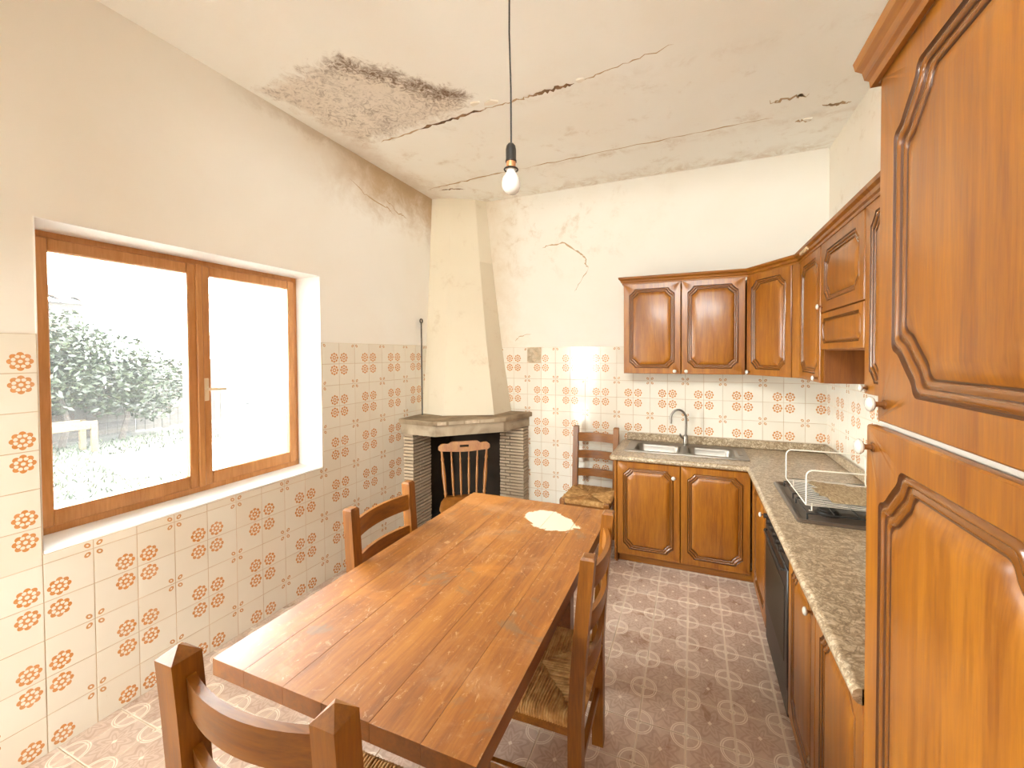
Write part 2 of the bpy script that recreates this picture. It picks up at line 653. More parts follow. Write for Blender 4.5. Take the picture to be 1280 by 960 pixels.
# ------------------------------------------------------------------ room shell
mb = MB()
ys = sorted({YR - .1, D + .1, *[w[0] for w in WIN], *[w[1] for w in WIN]})
zs = sorted({-.05, ZC + .1, WIN[0][2], WIN[0][3]})
inwin = lambda y, z: any(a < y < b and c < z < d for a, b, c, d in WIN)
mb.cells(ys, zs, lambda y, z: not inwin(y, z), lambda a, b, w: (w, a, b), -.34, 0)
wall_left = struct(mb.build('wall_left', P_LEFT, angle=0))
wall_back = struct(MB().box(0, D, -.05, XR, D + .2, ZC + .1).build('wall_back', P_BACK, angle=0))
wall_right = struct(MB().box(XR, YR - .1, -.05, XR + .2, D + .2, ZC + .1).build('wall_right', P_RIGHT, angle=0))
wall_rear = struct(MB().cells([0, REAR[0], REAR[1], HIGH[0], HIGH[1], XR], [-.05, REAR[2], REAR[3], HIGH[2], HIGH[3], ZC + .1],
                              lambda x, z: not (REAR[0] < x < REAR[1] and REAR[2] < z < REAR[3]) and not (HIGH[0] < x < HIGH[1] and HIGH[2] < z < HIGH[3]),
                              lambda a, b, w: (a, w, b), YR, YR - .2).build('wall_rear', P_RIGHT, angle=0))
ceiling = struct(MB().box(0, YR, ZC, XR, D, ZC + .2).build('ceiling', P_CEIL, angle=0))
floor = struct(MB().box(0, YR, -.10, XR, D, -.004).build('floor', FGROUT, angle=0))
for w in WIN:       # white painted reveal: jambs, head and sill lining of the opening
    t = .004
    y0, y1, z0, z1 = w
    MB().box(-.26, y1 - t, z0, .002, y1, z1).box(-.26, y0, z0, .002, y0 + t, z1).box(-.26, y0 + t, z1 - t, .002, y1 - t, z1) \
        .build('window_reveal', P_REVEAL, wall_left, angle=0)
    MB().box(-.26, y0 + t, z0, .006, y1 - t, z0 + .012, bev=.004).build('window_sill', P_REVEAL, wall_left)

# ---- wall tiles: each its own piece
_tc = {}


def tile_mesh(a0, b0, a1, b1, fu, fv):
    """tile piece covering the part a0..a1, b0..b1 of a full tile (0..1), flipped pattern by fu, fv; local x,z plane, faces -y"""
    key = (round(a0, 3), round(b0, 3), round(a1, 3), round(b1, 3), fu, fv)
    if key in _tc:
        return _tc[key]
    g, th, bv = .0009, .0045, .0012
    w, h = (a1 - a0) * TW, (b1 - b0) * TH
    x0, x1, z0, z1 = -w / 2 + g, w / 2 - g, -h / 2 + g, h / 2 - g
    vs = [(x0, 0, z0), (x1, 0, z0), (x1, 0, z1), (x0, 0, z1),
          (x0 + bv, -th, z0 + bv), (x1 - bv, -th, z0 + bv), (x1 - bv, -th, z1 - bv), (x0 + bv, -th, z1 - bv)]
    fs = [(4, 5, 6, 7), (0, 1, 5, 4), (1, 2, 6, 5), (2, 3, 7, 6), (3, 0, 4, 7)]
    me = bpy.data.meshes.new('wall_tile')
    me.from_pydata(vs, [], fs)
    me.materials.append(TILE)
    uv = me.uv_layers.new(name='UVMap')
    for lp in me.loops:
        p = vs[lp.vertex_index]
        u = a0 + (p[0] + w / 2) / TW
        v = b0 + (p[2] + h / 2) / TH
        uv.data[lp.index].uv = (1 - u if fu else u, 1 - v if fv else v)
    me.update()
    _tc[key] = me
    return me


def put_tile(wall, i, j, where, rz, a0=0, b0=0, a1=1, b1=1, mirror=False, jit=True):
    """i,j tile column / row; the big rosettes meet at even joints"""
    fu, fv = (i % 2 != 0), (j % 2 != 0)
    if mirror:
        fu = not fu
    me = tile_mesh(a0, b0, a1, b1, fu, fv)
    rot = (random.gauss(0, .0014), 0, rz + random.gauss(0, .0014)) if jit else (0, 0, rz)
    return link('wall_tile', me, wall, where, rot=rot)


# left wall (faces +x): rotating the -y face to +x is +90 degrees; local x becomes world y
for i in range(-5, 20):
    for j in range(11):
        y0, z0 = i * TW, j * TH
        b1 = 1.0
        a1 = 1.0
        if i == 19:
            a1 = (D - y0) / TW
        if y0 > 2.2 and z0 < .7:
            continue                                    # behind the brick pillar and hearth
        if 0 <= i < 9 or i < -3:
            if j >= 6 or (i < -3 and j >= 6):
                continue
            if j == 5:
                b1 = (WIN[0][2] - z0) / TH             # narrow strip under the sill
        if i < -3 and j >= 5:
            continue
        put_tile(wall_left, i, j, (0, y0 + a1 * TW / 2, z0 + b1 * TH / 2), math.pi / 2, a1=a1, b1=b1)
# back wall (faces -y)
BX, BZ = .785, -.022
for i in range(-6, 18):
    for j in range(11):
        x0, z0 = BX + i * TW, BZ + j * TH
        if x0 < -.01 or (x0 < .60 and z0 < .80) or (x0 < .45):
            continue
        if x0 > 1.93 and (z0 + TH < .86 or z0 > 1.50):
            continue
        if (i, j) == (1, 10):
            continue                                    # the tile that fell off
        b0 = (-z0 / TH) if j == 0 else 0
        put_tile(wall_back, i, j, (x0 + TW / 2, D, z0 + (b0 + 1) * TH / 2), 0, b0=b0)
x0, z0 = BX + TW, BZ + 10 * TH
L = []
for k in range(20):
    a = 2 * math.pi * k / 20
    L.append((x0 + TW / 2 + .072 * max(-1, min(1, 1.25 * math.cos(a))), z0 + TH / 2 + .075 * max(-1, min(1, 1.25 * math.sin(a)))))
mb = MB()
mb.loops([[(x, D, z) for x, z in L], [(x, D - .003 - random.random() * .003, z) for x, z in L],
          [(x0 + TW / 2 + (x - x0 - TW / 2) * .5, D - .002 - random.random() * .004, z0 + TH / 2 + (z - z0 - TH / 2) * .5) for x, z in L]])
mb.build('mortar_patch', MORTAR, wall_back)['label'] = 'bare mortar where a tile has fallen off'
# right wall (faces -x): local x runs towards the camera (-y)
for i in range(0, 17):
    for j in range(5, 10):
        put_tile(wall_right, i, j, (XR, D - (i + .5) * TW, BZ + (j + .5) * TH), -math.pi / 2)
# grout bedding behind the tiles
MB().box(0, YR, 0, .0033, D, WIN[0][2]).box(0, 1.345, WIN[0][2], .0033, D, 11 * TH).box(0, -.5, WIN[0][2], .0033, 0, 11 * TH).build('grout_bed', GROUT, wall_left, angle=0)
MB().box(.0034, D - .0033, 0, XR, D, BZ + 11 * TH).build('grout_bed', GROUT, wall_back, angle=0)
MB().box(XR - .0033, .2, 0, XR, D - .0034, BZ + 10 * TH).build('grout_bed', GROUT, wall_right, angle=0)

# ---- floor tiles
FT, FX, FY = .198, 2.0735, 2.2056


def ftile_geo(w, h, u0, v0, u1, v1):
    g, bv = .0018, .0012
    x0, x1, y0, y1 = -w / 2 + g, w / 2 - g, -h / 2 + g, h / 2 - g
    vs = [(x0, y0, -.004), (x1, y0, -.004), (x1, y1, -.004), (x0, y1, -.004),
          (x0 + bv, y0 + bv, 0), (x1 - bv, y0 + bv, 0), (x1 - bv, y1 - bv, 0), (x0 + bv, y1 - bv, 0)]
    uvs = [(u0, v0), (u1, v0), (u1, v1), (u0, v1)] * 2
    return vs, [(4, 5, 6, 7), (0, 1, 5, 4), (1, 2, 6, 5), (2, 3, 7, 6), (3, 0, 4, 7)], uvs


_fc = {}


def ftile_mesh(w, h, u0, v0, u1, v1):
    key = tuple(round(k, 3) for k in (w, h, u0, v0, u1, v1))
    if key not in _fc:
        vs, fs, uvs = ftile_geo(w, h, u0, v0, u1, v1)
        me = bpy.data.meshes.new('floor_tile')
        me.from_pydata(vs, [], fs)
        me.materials.append(FTILE)
        uv = me.uv_layers.new(name='UVMap')
        for lp in me.loops:
            uv.data[lp.index].uv = uvs[lp.vertex_index]
        _fc[key] = me
    return _fc[key]


rest_v, rest_f, rest_uv = [], [], []
i0, i1 = math.floor((0 - FX) / FT), math.ceil((XR - FX) / FT)
j0, j1 = math.floor((YR - FY) / FT), math.ceil((D - FY) / FT)
for i in range(i0, i1):
    for j in range(j0, j1):
        xa, xb = max(0, FX + i * FT), min(XR, FX + (i + 1) * FT)
        ya, yb = max(YR, FY + j * FT), min(D, FY + (j + 1) * FT)
        if xb - xa < .01 or yb - ya < .01 or xa > 2.93 or (xa > 1.96 and ya > 2.42) or (xa < .6 and ya > 2.5):
            continue
        u0, v0 = (xa - FX) / FT - i, (ya - FY) / FT - j
        u1, v1 = (xb - FX) / FT - i, (yb - FY) / FT - j
        if ya > -.75 and not (xa < .5 and ya < -.4):
            link('floor_tile', ftile_mesh(xb - xa, yb - ya, u0, v0, u1, v1), floor, ((xa + xb) / 2, (ya + yb) / 2, random.gauss(0, .0002)))
        else:
            vs, fs, uvs = ftile_geo(xb - xa, yb - ya, u0, v0, u1, v1)
            b = len(rest_v)
            rest_v += [(x + (xa + xb) / 2, y + (ya + yb) / 2, z) for x, y, z in vs]
            rest_f += [[b + k for k in f] for f in fs]
            rest_uv += uvs
me = bpy.data.meshes.new('floor_tile_field')
me.from_pydata(rest_v, [], rest_f)
me.materials.append(FTILE)
uv = me.uv_layers.new(name='UVMap')
for lp in me.loops:
    uv.data[lp.index].uv = rest_uv[lp.vertex_index]
link('floor_tile_field', me, floor)['kind'] = 'stuff'

# ---- cracks and flaking plaster
def crack(pts, w, name, mat, parent, fn, jag=.012, steps=10):
    """jagged flat ribbon along pts in the plane given by fn(a,b,lift)"""
    P = []
    for (ax, ay), (bx, by) in zip(pts, pts[1:]):
        for k in range(steps):
            t = k / steps
            P.append((ax + (bx - ax) * t + random.gauss(0, jag * .35), ay + (by - ay) * t + random.gauss(0, jag * .5)))
    P.append(pts[-1])
    Lr, Rr = [], []
    for k, (a, b) in enumerate(P):
        a2, b2 = P[min(k + 1, len(P) - 1)]
        a1, b1 = P[max(k - 1, 0)]
        ln = math.hypot(a2 - a1, b2 - b1) or 1
        nx, ny = -(b2 - b1) / ln, (a2 - a1) / ln
        tpr = min(1, 6 * min(k, len(P) - 1 - k) / len(P) + .08)
        ww = w * tpr * random.uniform(.35, 1.5)
        Lr.append((a + nx * ww, b + ny * ww)); Rr.append((a - nx * ww, b - ny * ww))
    mb = MB()
    n = len(P)
    ring = Lr + Rr[::-1]
    vs = [fn(a, b, .0012) for a, b in Lr] + [fn(a, b, .0012) for a, b in Rr]
    fs = [(k, k + 1, n + k + 1, n + k) for k in range(n - 1)]
    mb.add(vs, fs)
    return mb.build(name, mat, parent, angle=0, recalc=False)


ceil_fn = lambda a, b, l: (a, b, ZC - l)
back_fn = lambda a, b, l: (a, D - l, b)
left_fn = lambda a, b, l: (l, a, b)
crack([(.32, 1.625), (.70, 1.585)], .006, 'plaster_crack', CRACK_F, ceiling, ceil_fn)
crack([(.66, 1.59), (.95, 1.567), (1.25, 1.545)], .011, 'plaster_crack', CRACK, ceiling, ceil_fn, .01)
crack([(1.22, 1.55), (1.45, 1.54), (1.62, 1.533)], .006, 'plaster_crack', CRACK_F, ceiling, ceil_fn)
crack([(1.56, 1.535), (1.70, 1.53), (1.84, 1.522)], .013, 'plaster_crack', CRACK, ceiling, ceil_fn)
crack([(1.85, 1.515), (2.1, 1.47), (2.40, 1.42)], .004, 'plaster_crack', CRACK_F, ceiling, ceil_fn)
crack([(.10, 2.48), (.55, 2.44), (1.03, 2.41)], .008, 'plaster_crack', CRACK_F, ceiling, ceil_fn)
crack([(1.03, 2.41), (1.7, 2.385), (2.5, 2.36), (3.0, 2.35)], .005, 'plaster_crack', CRACK_F, ceiling, ceil_fn)
crack([(.20, 2.53), (.32, 2.55), (.45, 2.60)], .009, 'plaster_crack', CRACK, ceiling, ceil_fn)
crack([(2.95, 2.15), (3.08, 2.16), (3.16, 2.145)], .009, 'plaster_crack', CRACK_F, ceiling, ceil_fn, .03)
crack([(3.27, 2.31), (3.36, 2.33), (3.42, 2.34)], .010, 'plaster_crack', CRACK_F, ceiling, ceil_fn, .02)
crack([(3.15, 2.47), (3.25, 2.475)], .012, 'plaster_crack', CRACK_F, ceiling, ceil_fn, .02)
crack([(1.10, 2.700), (1.17, 2.715), (1.334, 2.722), (1.485, 2.607), (1.54, 2.549), (1.54, 2.496), (1.571, 2.463)], .0065, 'wall_crack', CRACK_F, wall_back, back_fn, .01, 6)
crack([(1.571, 2.463), (1.476, 2.318), (1.428, 2.244)], .003, 'wall_crack', CRACK_F, wall_back, back_fn, .01, 6)
crack([(.80, 1.78), (.86, 1.83), (.98, 1.85)], .003, 'wall_crack', CRACK_F, wall_back, back_fn, .01, 5)
crack([(1.62, 3.02), (1.80, 2.96), (2.02, 2.93), (2.12, 2.90)], .005, 'wall_crack', CRACK_F, wall_left, left_fn, .02, 6)
crack([(2.02, 3.00), (2.16, 2.93), (2.30, 2.92)], .004, 'wall_crack', CRACK_F, wall_left, left_fn, .02, 6)
for (a, b, s) in ((1.30, 1.50, .05), (1.20, 1.47, .035), (1.88, 1.50, .03), (3.22, 2.45, .03)):
    L = [(a + s * random.uniform(.6, 1.2) * math.cos(k), b + .5 * s * random.uniform(.6, 1.2) * math.sin(k)) for k in [x * .7 for x in range(9)]]
    mb = MB().loops([[(x, y, ZC) for x, y in L], [(x, y, ZC - .006 - random.random() * .006) for x, y in L]])
    mb.build('plaster_flake', FLAKE, ceiling)

# ------------------------------------------------------------------ windows
def window(name, y0, y1, z0, z1, handle=True):
    """wooden double casement in the left wall; local x = world y direction, frame face towards +x"""
    root = link(name, None, None, (-.235, y0, z0))
    struct(root)
    W, H = y1 - y0, z1 - z0
    mb = MB()
    a = .045
    for (p, q) in (((0, 0), (a, H)), ((W - a, 0), (W, H)), ((a, H - a), (W - a, H)), ((a, 0), (W - a, a))):
        mb.box(-.07, p[0], p[1], 0, q[0], q[1], bev=.004)
    mb.build('window_frame', FRAME_W, root)
    MB().box(0, .01, 0, .012, W - .01, .05, bev=.004).build('drip_rail', FRAME_W, root)
    mid = .690
    for (s0, s1) in ((.033, mid), (mid + .006, W - .033)):
        so = link('sash', None, root, (0, s0, .042))
        w, h = s1 - s0, H - .075
        st, rb, rt = .078, .075, .058
        mb = MB()
        inner = s0 < .1
        la, lb = (st, .045) if inner else (.065, .05)
        mb.box(-.045, 0, 0, .018, la, h, bev=.005).box(-.045, w - lb, 0, .018, w, h, bev=.005)
        mb.box(-.045, la, 0, .016, w - lb, rb, bev=.005).box(-.045, la, h - rt, .016, w - lb, h, bev=.005)
        sash = mb.build('sash_frame', FRAME_W, root, loc=(0, s0, .042))
        COLo = so
        bpy.data.objects.remove(COLo)
        MB().box(-.018, la - .004, rb - .004, -.014, w - lb + .004, h - rt + .004).build('pane', GLASS, sash, angle=0)
        if not inner:
            MB().box(.018, -.012, .0, .032, .022, h, bev=.005).build('cover_strip', FRAME_W, sash)
            if handle:
                hb = MB().box(.018, .022, .505, .026, .048, .64, bev=.003)
                hb.build('handle_plate', WHITE_BRASS, sash)
                MB().tube([(.026, .035, .575), (.05, .035, .575), (.058, .05, .574), (.058, .12, .570)], .008, 8).build('handle', WHITE_BRASS, sash)
    for z in (.18, H - .2):
        MB().tube([(.022, .02, z), (.022, .02, z + .07)], .007, 8).build('hinge', STEM, root)
    return root


def added_rear_door():
    root = struct(link('fill_door', None, None, (REAR[0], YR - .12, REAR[2])))  # invented opening behind the camera, lets in extra daylight
    W, H = REAR[1] - REAR[0], REAR[3] - REAR[2]
    MB().box(0, -.04, 0, .05, .04, H).box(W - .05, -.04, 0, W, .04, H).box(.05, -.04, H - .05, W - .05, .04, H).build('door_frame', FRAME_W, root, angle=0)
    for a, b in ((.05, W - .05),):
        lf = MB().box(a, -.025, 0, a + .08, .025, H - .05).box(b - .08, -.025, 0, b, .025, H - .05).box(a + .08, -.025, H - .14, b - .08, .025, H - .05) \
            .box(a + .08, -.025, 0, b - .08, .025, .16).build('door_leaf', FRAME_W, root, angle=0)
        MB().box(a + .078, -.003, .158, b - .078, .003, H - .138).build('pane', GLASS, lf, angle=0)


def added_high_window():
    root = struct(link('fill_window', None, None, (HIGH[0], YR - .12, HIGH[2])))  # made-up high opening behind the camera, fill light from above
    W, H = HIGH[1] - HIGH[0], HIGH[3] - HIGH[2]
    MB().box(0, -.03, 0, .05, .03, H).box(W - .05, -.03, 0, W, .03, H).box(.05, -.03, H - .05, W - .05, .03, H).box(.05, -.03, 0, W - .05, .03, .05).build('window_frame', FRAME_W, root, angle=0)
    for k in range(3):
        a = .05 + k * (W - .1) / 3
        MB().box(a, -.003, .05, a + (W - .1) / 3, .003, H - .05).build('pane', GLASS, root, angle=0)


WHITE_BRASS = plain('cream_metal_handle', (.78, .66, .48), .35, Metallic=.4)
window('window_1', *WIN[0])
window('window_2', *WIN[1], handle=False)
added_rear_door()
added_high_window()

# ------------------------------------------------------------------ fireplace
fp = thing('fireplace', 'corner fireplace with tapering plaster hood, stone mantel and thin brick pillars', 'fireplace', (0, D, 0))
# local coordinates: x to the right along back wall, y negative towards the room
def ring(pts, z):
    return [(x, y, z) for x, y in pts]


hb_ = [(.001, -.001), (.001, -.46), (.28, -.525), (.715, -.315), (.755, -.001)]
ht_ = [(.001, -.001), (.001, -.275), (.195, -.225), (.40, -.095), (.475, -.001)]
mid_ = lambda t: [(a + (c - a) * t, b + (d - b) * t) for (a, b), (c, d) in zip(hb_, ht_)]
MB().loops([ring(mid_(t), 1.065 + (ZC - 1.065) * s) for t, s in ((0, 0), (.40, .33), (.75, .7), (1, 1))]).build('hood', P_HOOD, fp, angle=12)
man_o = [(.001, -.001), (.001, -.815), (.40, -.845), (.885, -.405), (.985, -.001)]
man_i = [(.001, -.001), (.001, -.785), (.39, -.81), (.855, -.395), (.955, -.001)]
MB().loops([ring(man_o, 1.022), ring(man_o, 1.058), ring([(x * .995, y * .995) for x, y in man_o], 1.065)]).build('mantel_slab', SLAB, fp, angle=20)
MB().loops([ring(man_i, .925), ring(man_i, 1.022)]).build('mantel_beam', STONE, fp, angle=20)
for k, (t0, t1) in enumerate(((.05, .17), (.2, .4), (.42, .62), (.63, .83))):   # reddish worn bricks laid along the slab edge
    p, q = Vector((.40, -.845)), Vector((.885, -.405))
    a, b = p.lerp(q, t0), p.lerp(q, t1)
    n = Vector((.67, -.74)) * .003
    MB().loops([[(a.x + n.x, a.y + n.y, 1.028), (b.x + n.x, b.y + n.y, 1.028), (b.x + n.x, b.y + n.y, 1.056), (a.x + n.x, a.y + n.y, 1.056)],
                [(a.x - .01, a.y + .01, 1.028), (b.x - .01, b.y + .01, 1.028), (b.x - .01, b.y + .01, 1.056), (a.x - .01, a.y + .01, 1.056)]]).build('edge_brick', [BRICK, STONE][k % 2], fp)
MB().box(.002, -.50, .0, .015, -.015, .925).box(.002, -.014, .0, .70, -.002, .925).build('soot_lining', SOOT, fp, angle=0)
MB().prism([(.015, -.02), (.015, -.50), (.12, -.50), (.66, -.14), (.68, -.02)], .0, .05).build('hearth', SOOT, fp, angle=0)
MB().loops([ring([(x * .93, y * .93) for x, y in man_i], .915), ring([(x * .95, y * .95) for x, y in man_i], .9245)]).build('soot_ceiling', SOOT, fp, angle=0)
bmesh_cache = []
for s in range(4):
    mb = MB().box(-.5, -.5, 0, .5, .5, 1, bev=.0)
    for v in mb.v:
        v.x += random.uniform(-.015, .015); v.y += random.uniform(-.015, .015); v.z += random.uniform(-.06, .04)
    bmesh_cache.append(mb.mesh('brick', BRICK, angle=0))
NB = 30
ch = .925 / NB
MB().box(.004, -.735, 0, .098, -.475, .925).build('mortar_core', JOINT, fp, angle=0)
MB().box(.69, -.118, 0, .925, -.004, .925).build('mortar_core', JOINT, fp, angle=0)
for k in range(NB):
    off = (k % 2) * .05
    specs = [((.002, -.752), (.112, -.60 - off)), ((.002, -.596 - off), (.112, -.485))]
    specs += [((.945, -.135), (.80 - off, -.003)), ((.796 - off, -.135), (.685, -.003))]
    for (ax, ay), (bx, by) in specs:
        o = link('brick', random.choice(bmesh_cache), fp, ((ax + bx) / 2, (ay + by) / 2, k * ch + .002))
        o.scale = (abs(bx - ax) + random.uniform(-.008, .004), abs(by - ay) + random.uniform(-.004, .004), ch - .0085)
pk = thing('fireplace_poker', 'thin dark iron poker with ring end leaning on the fireplace hood', 'poker', (.075, 2.40, 1.067))
top = Vector((.028 - .075, 2.46 - 2.40, 1.955 - 1.067))
MB().tube([(0, 0, 0), top * .5, top], .0065, 8).build('rod', IRON, pk)
MB().tube([top + Vector((.006 * 0, .019 * math.cos(a), .020 + .019 * math.sin(a))) for a in [x * math.pi / 6 for x in range(12)]], .006, 6, closed=True).build('ring', IRON, pk)

# ------------------------------------------------------------------ cabinets
CORN = [(1, 0), (.93, .02), (.865, .075), (.83, .15), (.80, .23), (.73, .32), (.60, .44), (.44, .60), (.32, .73), (.23, .80), (.15, .83), (.075, .865), (.02, .93), (0, 1)]


def outline(x0, z0, x1, z1, c):
    pts = []
    for (cx, cz, sx, sz, flip) in ((x0, z0, 1, 1, 0), (x1, z0, -1, 1, 1), (x1, z1, -1, -1, 0), (x0, z1, 1, -1, 1)):
        T = CORN if not flip else CORN[::-1]
        for p, q in T:
            pts.append((cx + sx * q * c, cz + sz * p * c))
    return pts


def knob(parent, x, z, y=-.02, s=1.0):
    M = Matrix.Translation((x, y, z)) @ Matrix.Rotation(math.pi / 2, 4, 'X') @ Matrix.Scale(s, 4)
    MB().lathe([(.009, 0), (.009, .002), (.0055, .004), (.005, .012), (.007, .016)], 12, M=M).build('knob_stem', STEM, parent)
    MB().lathe([(.004, .0155), (.011, .0165), (.0145, .020), (.0145, .024), (.011, .028), (.005, .030), (.001, .0304)], 14, M=M).build('knob', WHITE, parent)


def door(parent, x, z, w, h, margin=.045, c=.05, s=1.0, kn=None, y=0.0, mat=None, name='door', angle=0.0, kscale=1.0):
    """panelled door: local origin at its lower left corner, front face at y=-.02"""
    t = .02
    o = None
    mb = MB()
    e = 1e-4
    R = lambda i, yy: [(px, yy, pz) for px, pz in outline(i, i, w - i, h - i, e)]
    O = lambda i, yy: [(px, yy, pz) for px, pz in outline(margin + i * s, margin + i * s, w - margin - i * s, h - margin - i * s, c)]
    mb.loops([R(0, 0), R(0, -t + .004), R(.0035, -t), O(0, -t), O(.001, -t + .012)], cap0=True, cap1=False)
    o = mb.build(name, mat or OAK, parent, loc=(x, y, z), rz=angle)
    prof, mis = [(0, -t)], []
    for (di, dy, mi_) in ((.0015, .004, 1), (.0035, .0060, 1), (.005, .0045, 2), (.0075, .0012, 2), (.0105, .0, 2), (.0135, .0012, 2), (.0155, .0045, 2), (.017, .0075, 1),
                          (.019, .0070, 2), (.0225, .0052, 2), (.0255, .0056, 2), (.0275, .0085, 2), (.029, .0115, 1), (.031, .0110, 1), (.0335, .0078, 0), (.045, .0040, 0), (.058, .0008, 0)):
        prof.append((di, -t + dy)); mis.append(mi_)
    mis.append(0)
    pm = MB()
    pm.loops([O(i, yy) for i, yy in prof], cap0=False, cap1=True, mis=mis)
    pm.build('panel', [mat or OAK, OAK_DARK, OAK_MID], o, angle=55)
    if kn:
        knob(o, kn[0], kn[1], -t, kscale)
    return o


# ---- base units on the back wall
BF = 2.385            # front plane of the base carcasses (doors stand 2 cm proud)
ZB0, ZB1 = .075, .812
sink_unit = thing('base_cabinet', 'double door oak base cabinet beneath the steel sink', 'cabinet', (1.925, BF, 0))
MB().box(.0, 0, .0, .018, D - BF - .01, ZB1).box(.018, 0, ZB0, .955, D - BF - .01, ZB0 + .018).box(.937, 0, ZB0, .955, D - BF - .01, ZB1) \
    .box(.018, D - BF - .02, ZB0, .937, D - BF - .01, ZB1).box(.018, 0, ZB1 - .012, .937, .018, ZB1).build('body', CARC, sink_unit, angle=0)
MB().box(.02, .035, 0, .985, .05, ZB0, bev=.002).build('plinth', OAK_H, sink_unit)
door(sink_unit, .018, ZB0, .466, .728, kn=(.420, .640))
door(sink_unit, .490, ZB0, .462, .728)
MB().box(-.005, -.02, .02, .012, .0, ZB1, bev=.003).build('end_strip', OAK, sink_unit)

# ---- right run: units face -x.  unit(y_far, y_near): local x runs from far to near
RF = 2.905


def runit(name, label, y_far, loc_z=0):
    return thing(name, label, 'cabinet', (RF, y_far, loc_z), -math.pi / 2)


cu = runit('base_cabinet', 'narrow oak base cabinet in the corner left of the black oven', 2.345)
wd = XR - RF - .012
MB().box(0, 0, ZB0, .018, wd, ZB1).box(.55, 0, ZB0, .568, wd, ZB1).box(.018, 0, ZB0, .55, wd, ZB0 + .018).build('body', CARC, cu, angle=0)
MB().box(0, .035, 0, .568, .05, ZB0, bev=.002).build('plinth', OAK_H, cu)
door(cu, .055, ZB0, .508, .728, kn=(.45, .63), margin=.05)
MB().box(.0, -.02, ZB0, .05, 0, ZB1 - .01, bev=.002).build('filler_strip', OAK, cu)

ov = thing('built_in_oven', 'black built-in oven with knobs and handle between the base cabinets', 'oven', (RF, 1.772, 0), -math.pi / 2)
MB().box(0, 0, .02, .56, wd - .05, ZB1).build('body', BLACK, ov, angle=0)
MB().box(.003, -.02, .70, .557, 0, ZB1 - .005, bev=.004).build('control_panel', BLACK, ov)
OG = plain('oven_glass', (.034, .028, .018), .45, Specular_IOR_Level=.25)
od = MB().box(.003, -.024, .17, .557, 0, .695, bev=.004).build('oven_door', BLACK, ov)
MB().box(.05, -.0265, .26, .51, -.0245, .60, bev=.001).build('oven_glass', OG, od)
MB().tube([(.06, -.024, .672), (.06, -.036, .672), (.075, -.040, .672), (.485, -.040, .672), (.50, -.036, .672), (.50, -.024, .672)], .006, 8).build('handle', BLACK, od)
MB().box(.003, -.02, .045, .557, 0, .165, bev=.004).build('oven_drawer', BLACK, ov)
for k in range(6):
    M = Matrix.Translation((.08 + k * .08, -.02, .755)) @ Matrix.Rotation(math.pi / 2, 4, 'X')
    MB().lathe([(.02, 0), (.02, .004), (.015, .006), (.013, .022), (.001, .023)], 14, M=M).box(-.003, -.013, .018, .003, .013, .026, M=M).build('dial', IRON, ov)

c2 = runit('base_cabinet', 'two door oak base cabinet between oven and tall cabinet', 1.207)
MB().box(0, 0, ZB0, .018, wd, ZB1).box(.80, 0, ZB0, .818, wd, ZB1).box(.018, 0, ZB0, .80, wd, ZB0 + .018).box(.018, wd - .01, ZB0, .80, wd, ZB1).build('body', CARC, c2, angle=0)
MB().box(0, .035, 0, .818, .05, ZB0, bev=.002).build('plinth', OAK_H, c2)
door(c2, .003, ZB0, .402, .728, kn=(.365, .665))
door(c2, .410, ZB0, .405, .728)

# ---- worktop: one continuous L with the sink cut out
WZ0, WZ1 = .815, .855
WX0, WYF, WXF = 1.905, 2.345, 2.868
SK = (2.02, 2.845, 2.535, 2.875)
YT = .345
xs = sorted({WX0, WXF, XR, SK[0], SK[1]})
ysn = sorted({YT, WYF, SK[2], SK[3], D})
wt = thing('worktop', 'speckled beige stone L-shaped kitchen worktop with low upstand', 'worktop', (0, 0, 0))
mb = MB().cells(xs, ysn, lambda x, y: (y > WYF or x > WXF) and not (SK[0] < x < SK[1] and SK[2] < y < SK[3]), lambda a, b, w: (a, b, w), WZ0, WZ1)
mb.build('slab', GRANITE, wt, angle=0)
hr = (WZ1 - WZ0) / 2


def nosing(path):
    return MB().tube(path, hr, 12)


nosing([(WX0, WYF, WZ0 + hr), (WXF, WYF, WZ0 + hr)]).build('edge_nosing', GRANITE, wt)
nosing([(WXF, WYF, WZ0 + hr), (WXF, YT, WZ0 + hr)]).build('edge_nosing', GRANITE, wt)
nosing([(WX0, WYF, WZ0 + hr), (WX0, D - .001, WZ0 + hr)]).build('edge_nosing', GRANITE, wt)
MB().box(WX0 + .03, D - .026, WZ1, XR - .007, D - .007, WZ1 + .07, bev=.006).build('upstand', GRANITE, wt)
MB().box(XR - .026, YT, WZ1, XR - .007, D - .027, WZ1 + .07, bev=.006).build('upstand', GRANITE, wt)

# ---- sink and tap
def rrect(x0, y0, x1, y1, r, z, n=6):
    pts = []
    for cx, cy, a0 in ((x1 - r, y0 + r, -90), (x1 - r, y1 - r, 0), (x0 + r, y1 - r, 90), (x0 + r, y0 + r, 180)):
        for k in range(n + 1):
            a = math.radians(a0 + 90 * k / n)
            pts.append((cx + r * math.cos(a), cy + r * math.sin(a), z))
    return pts


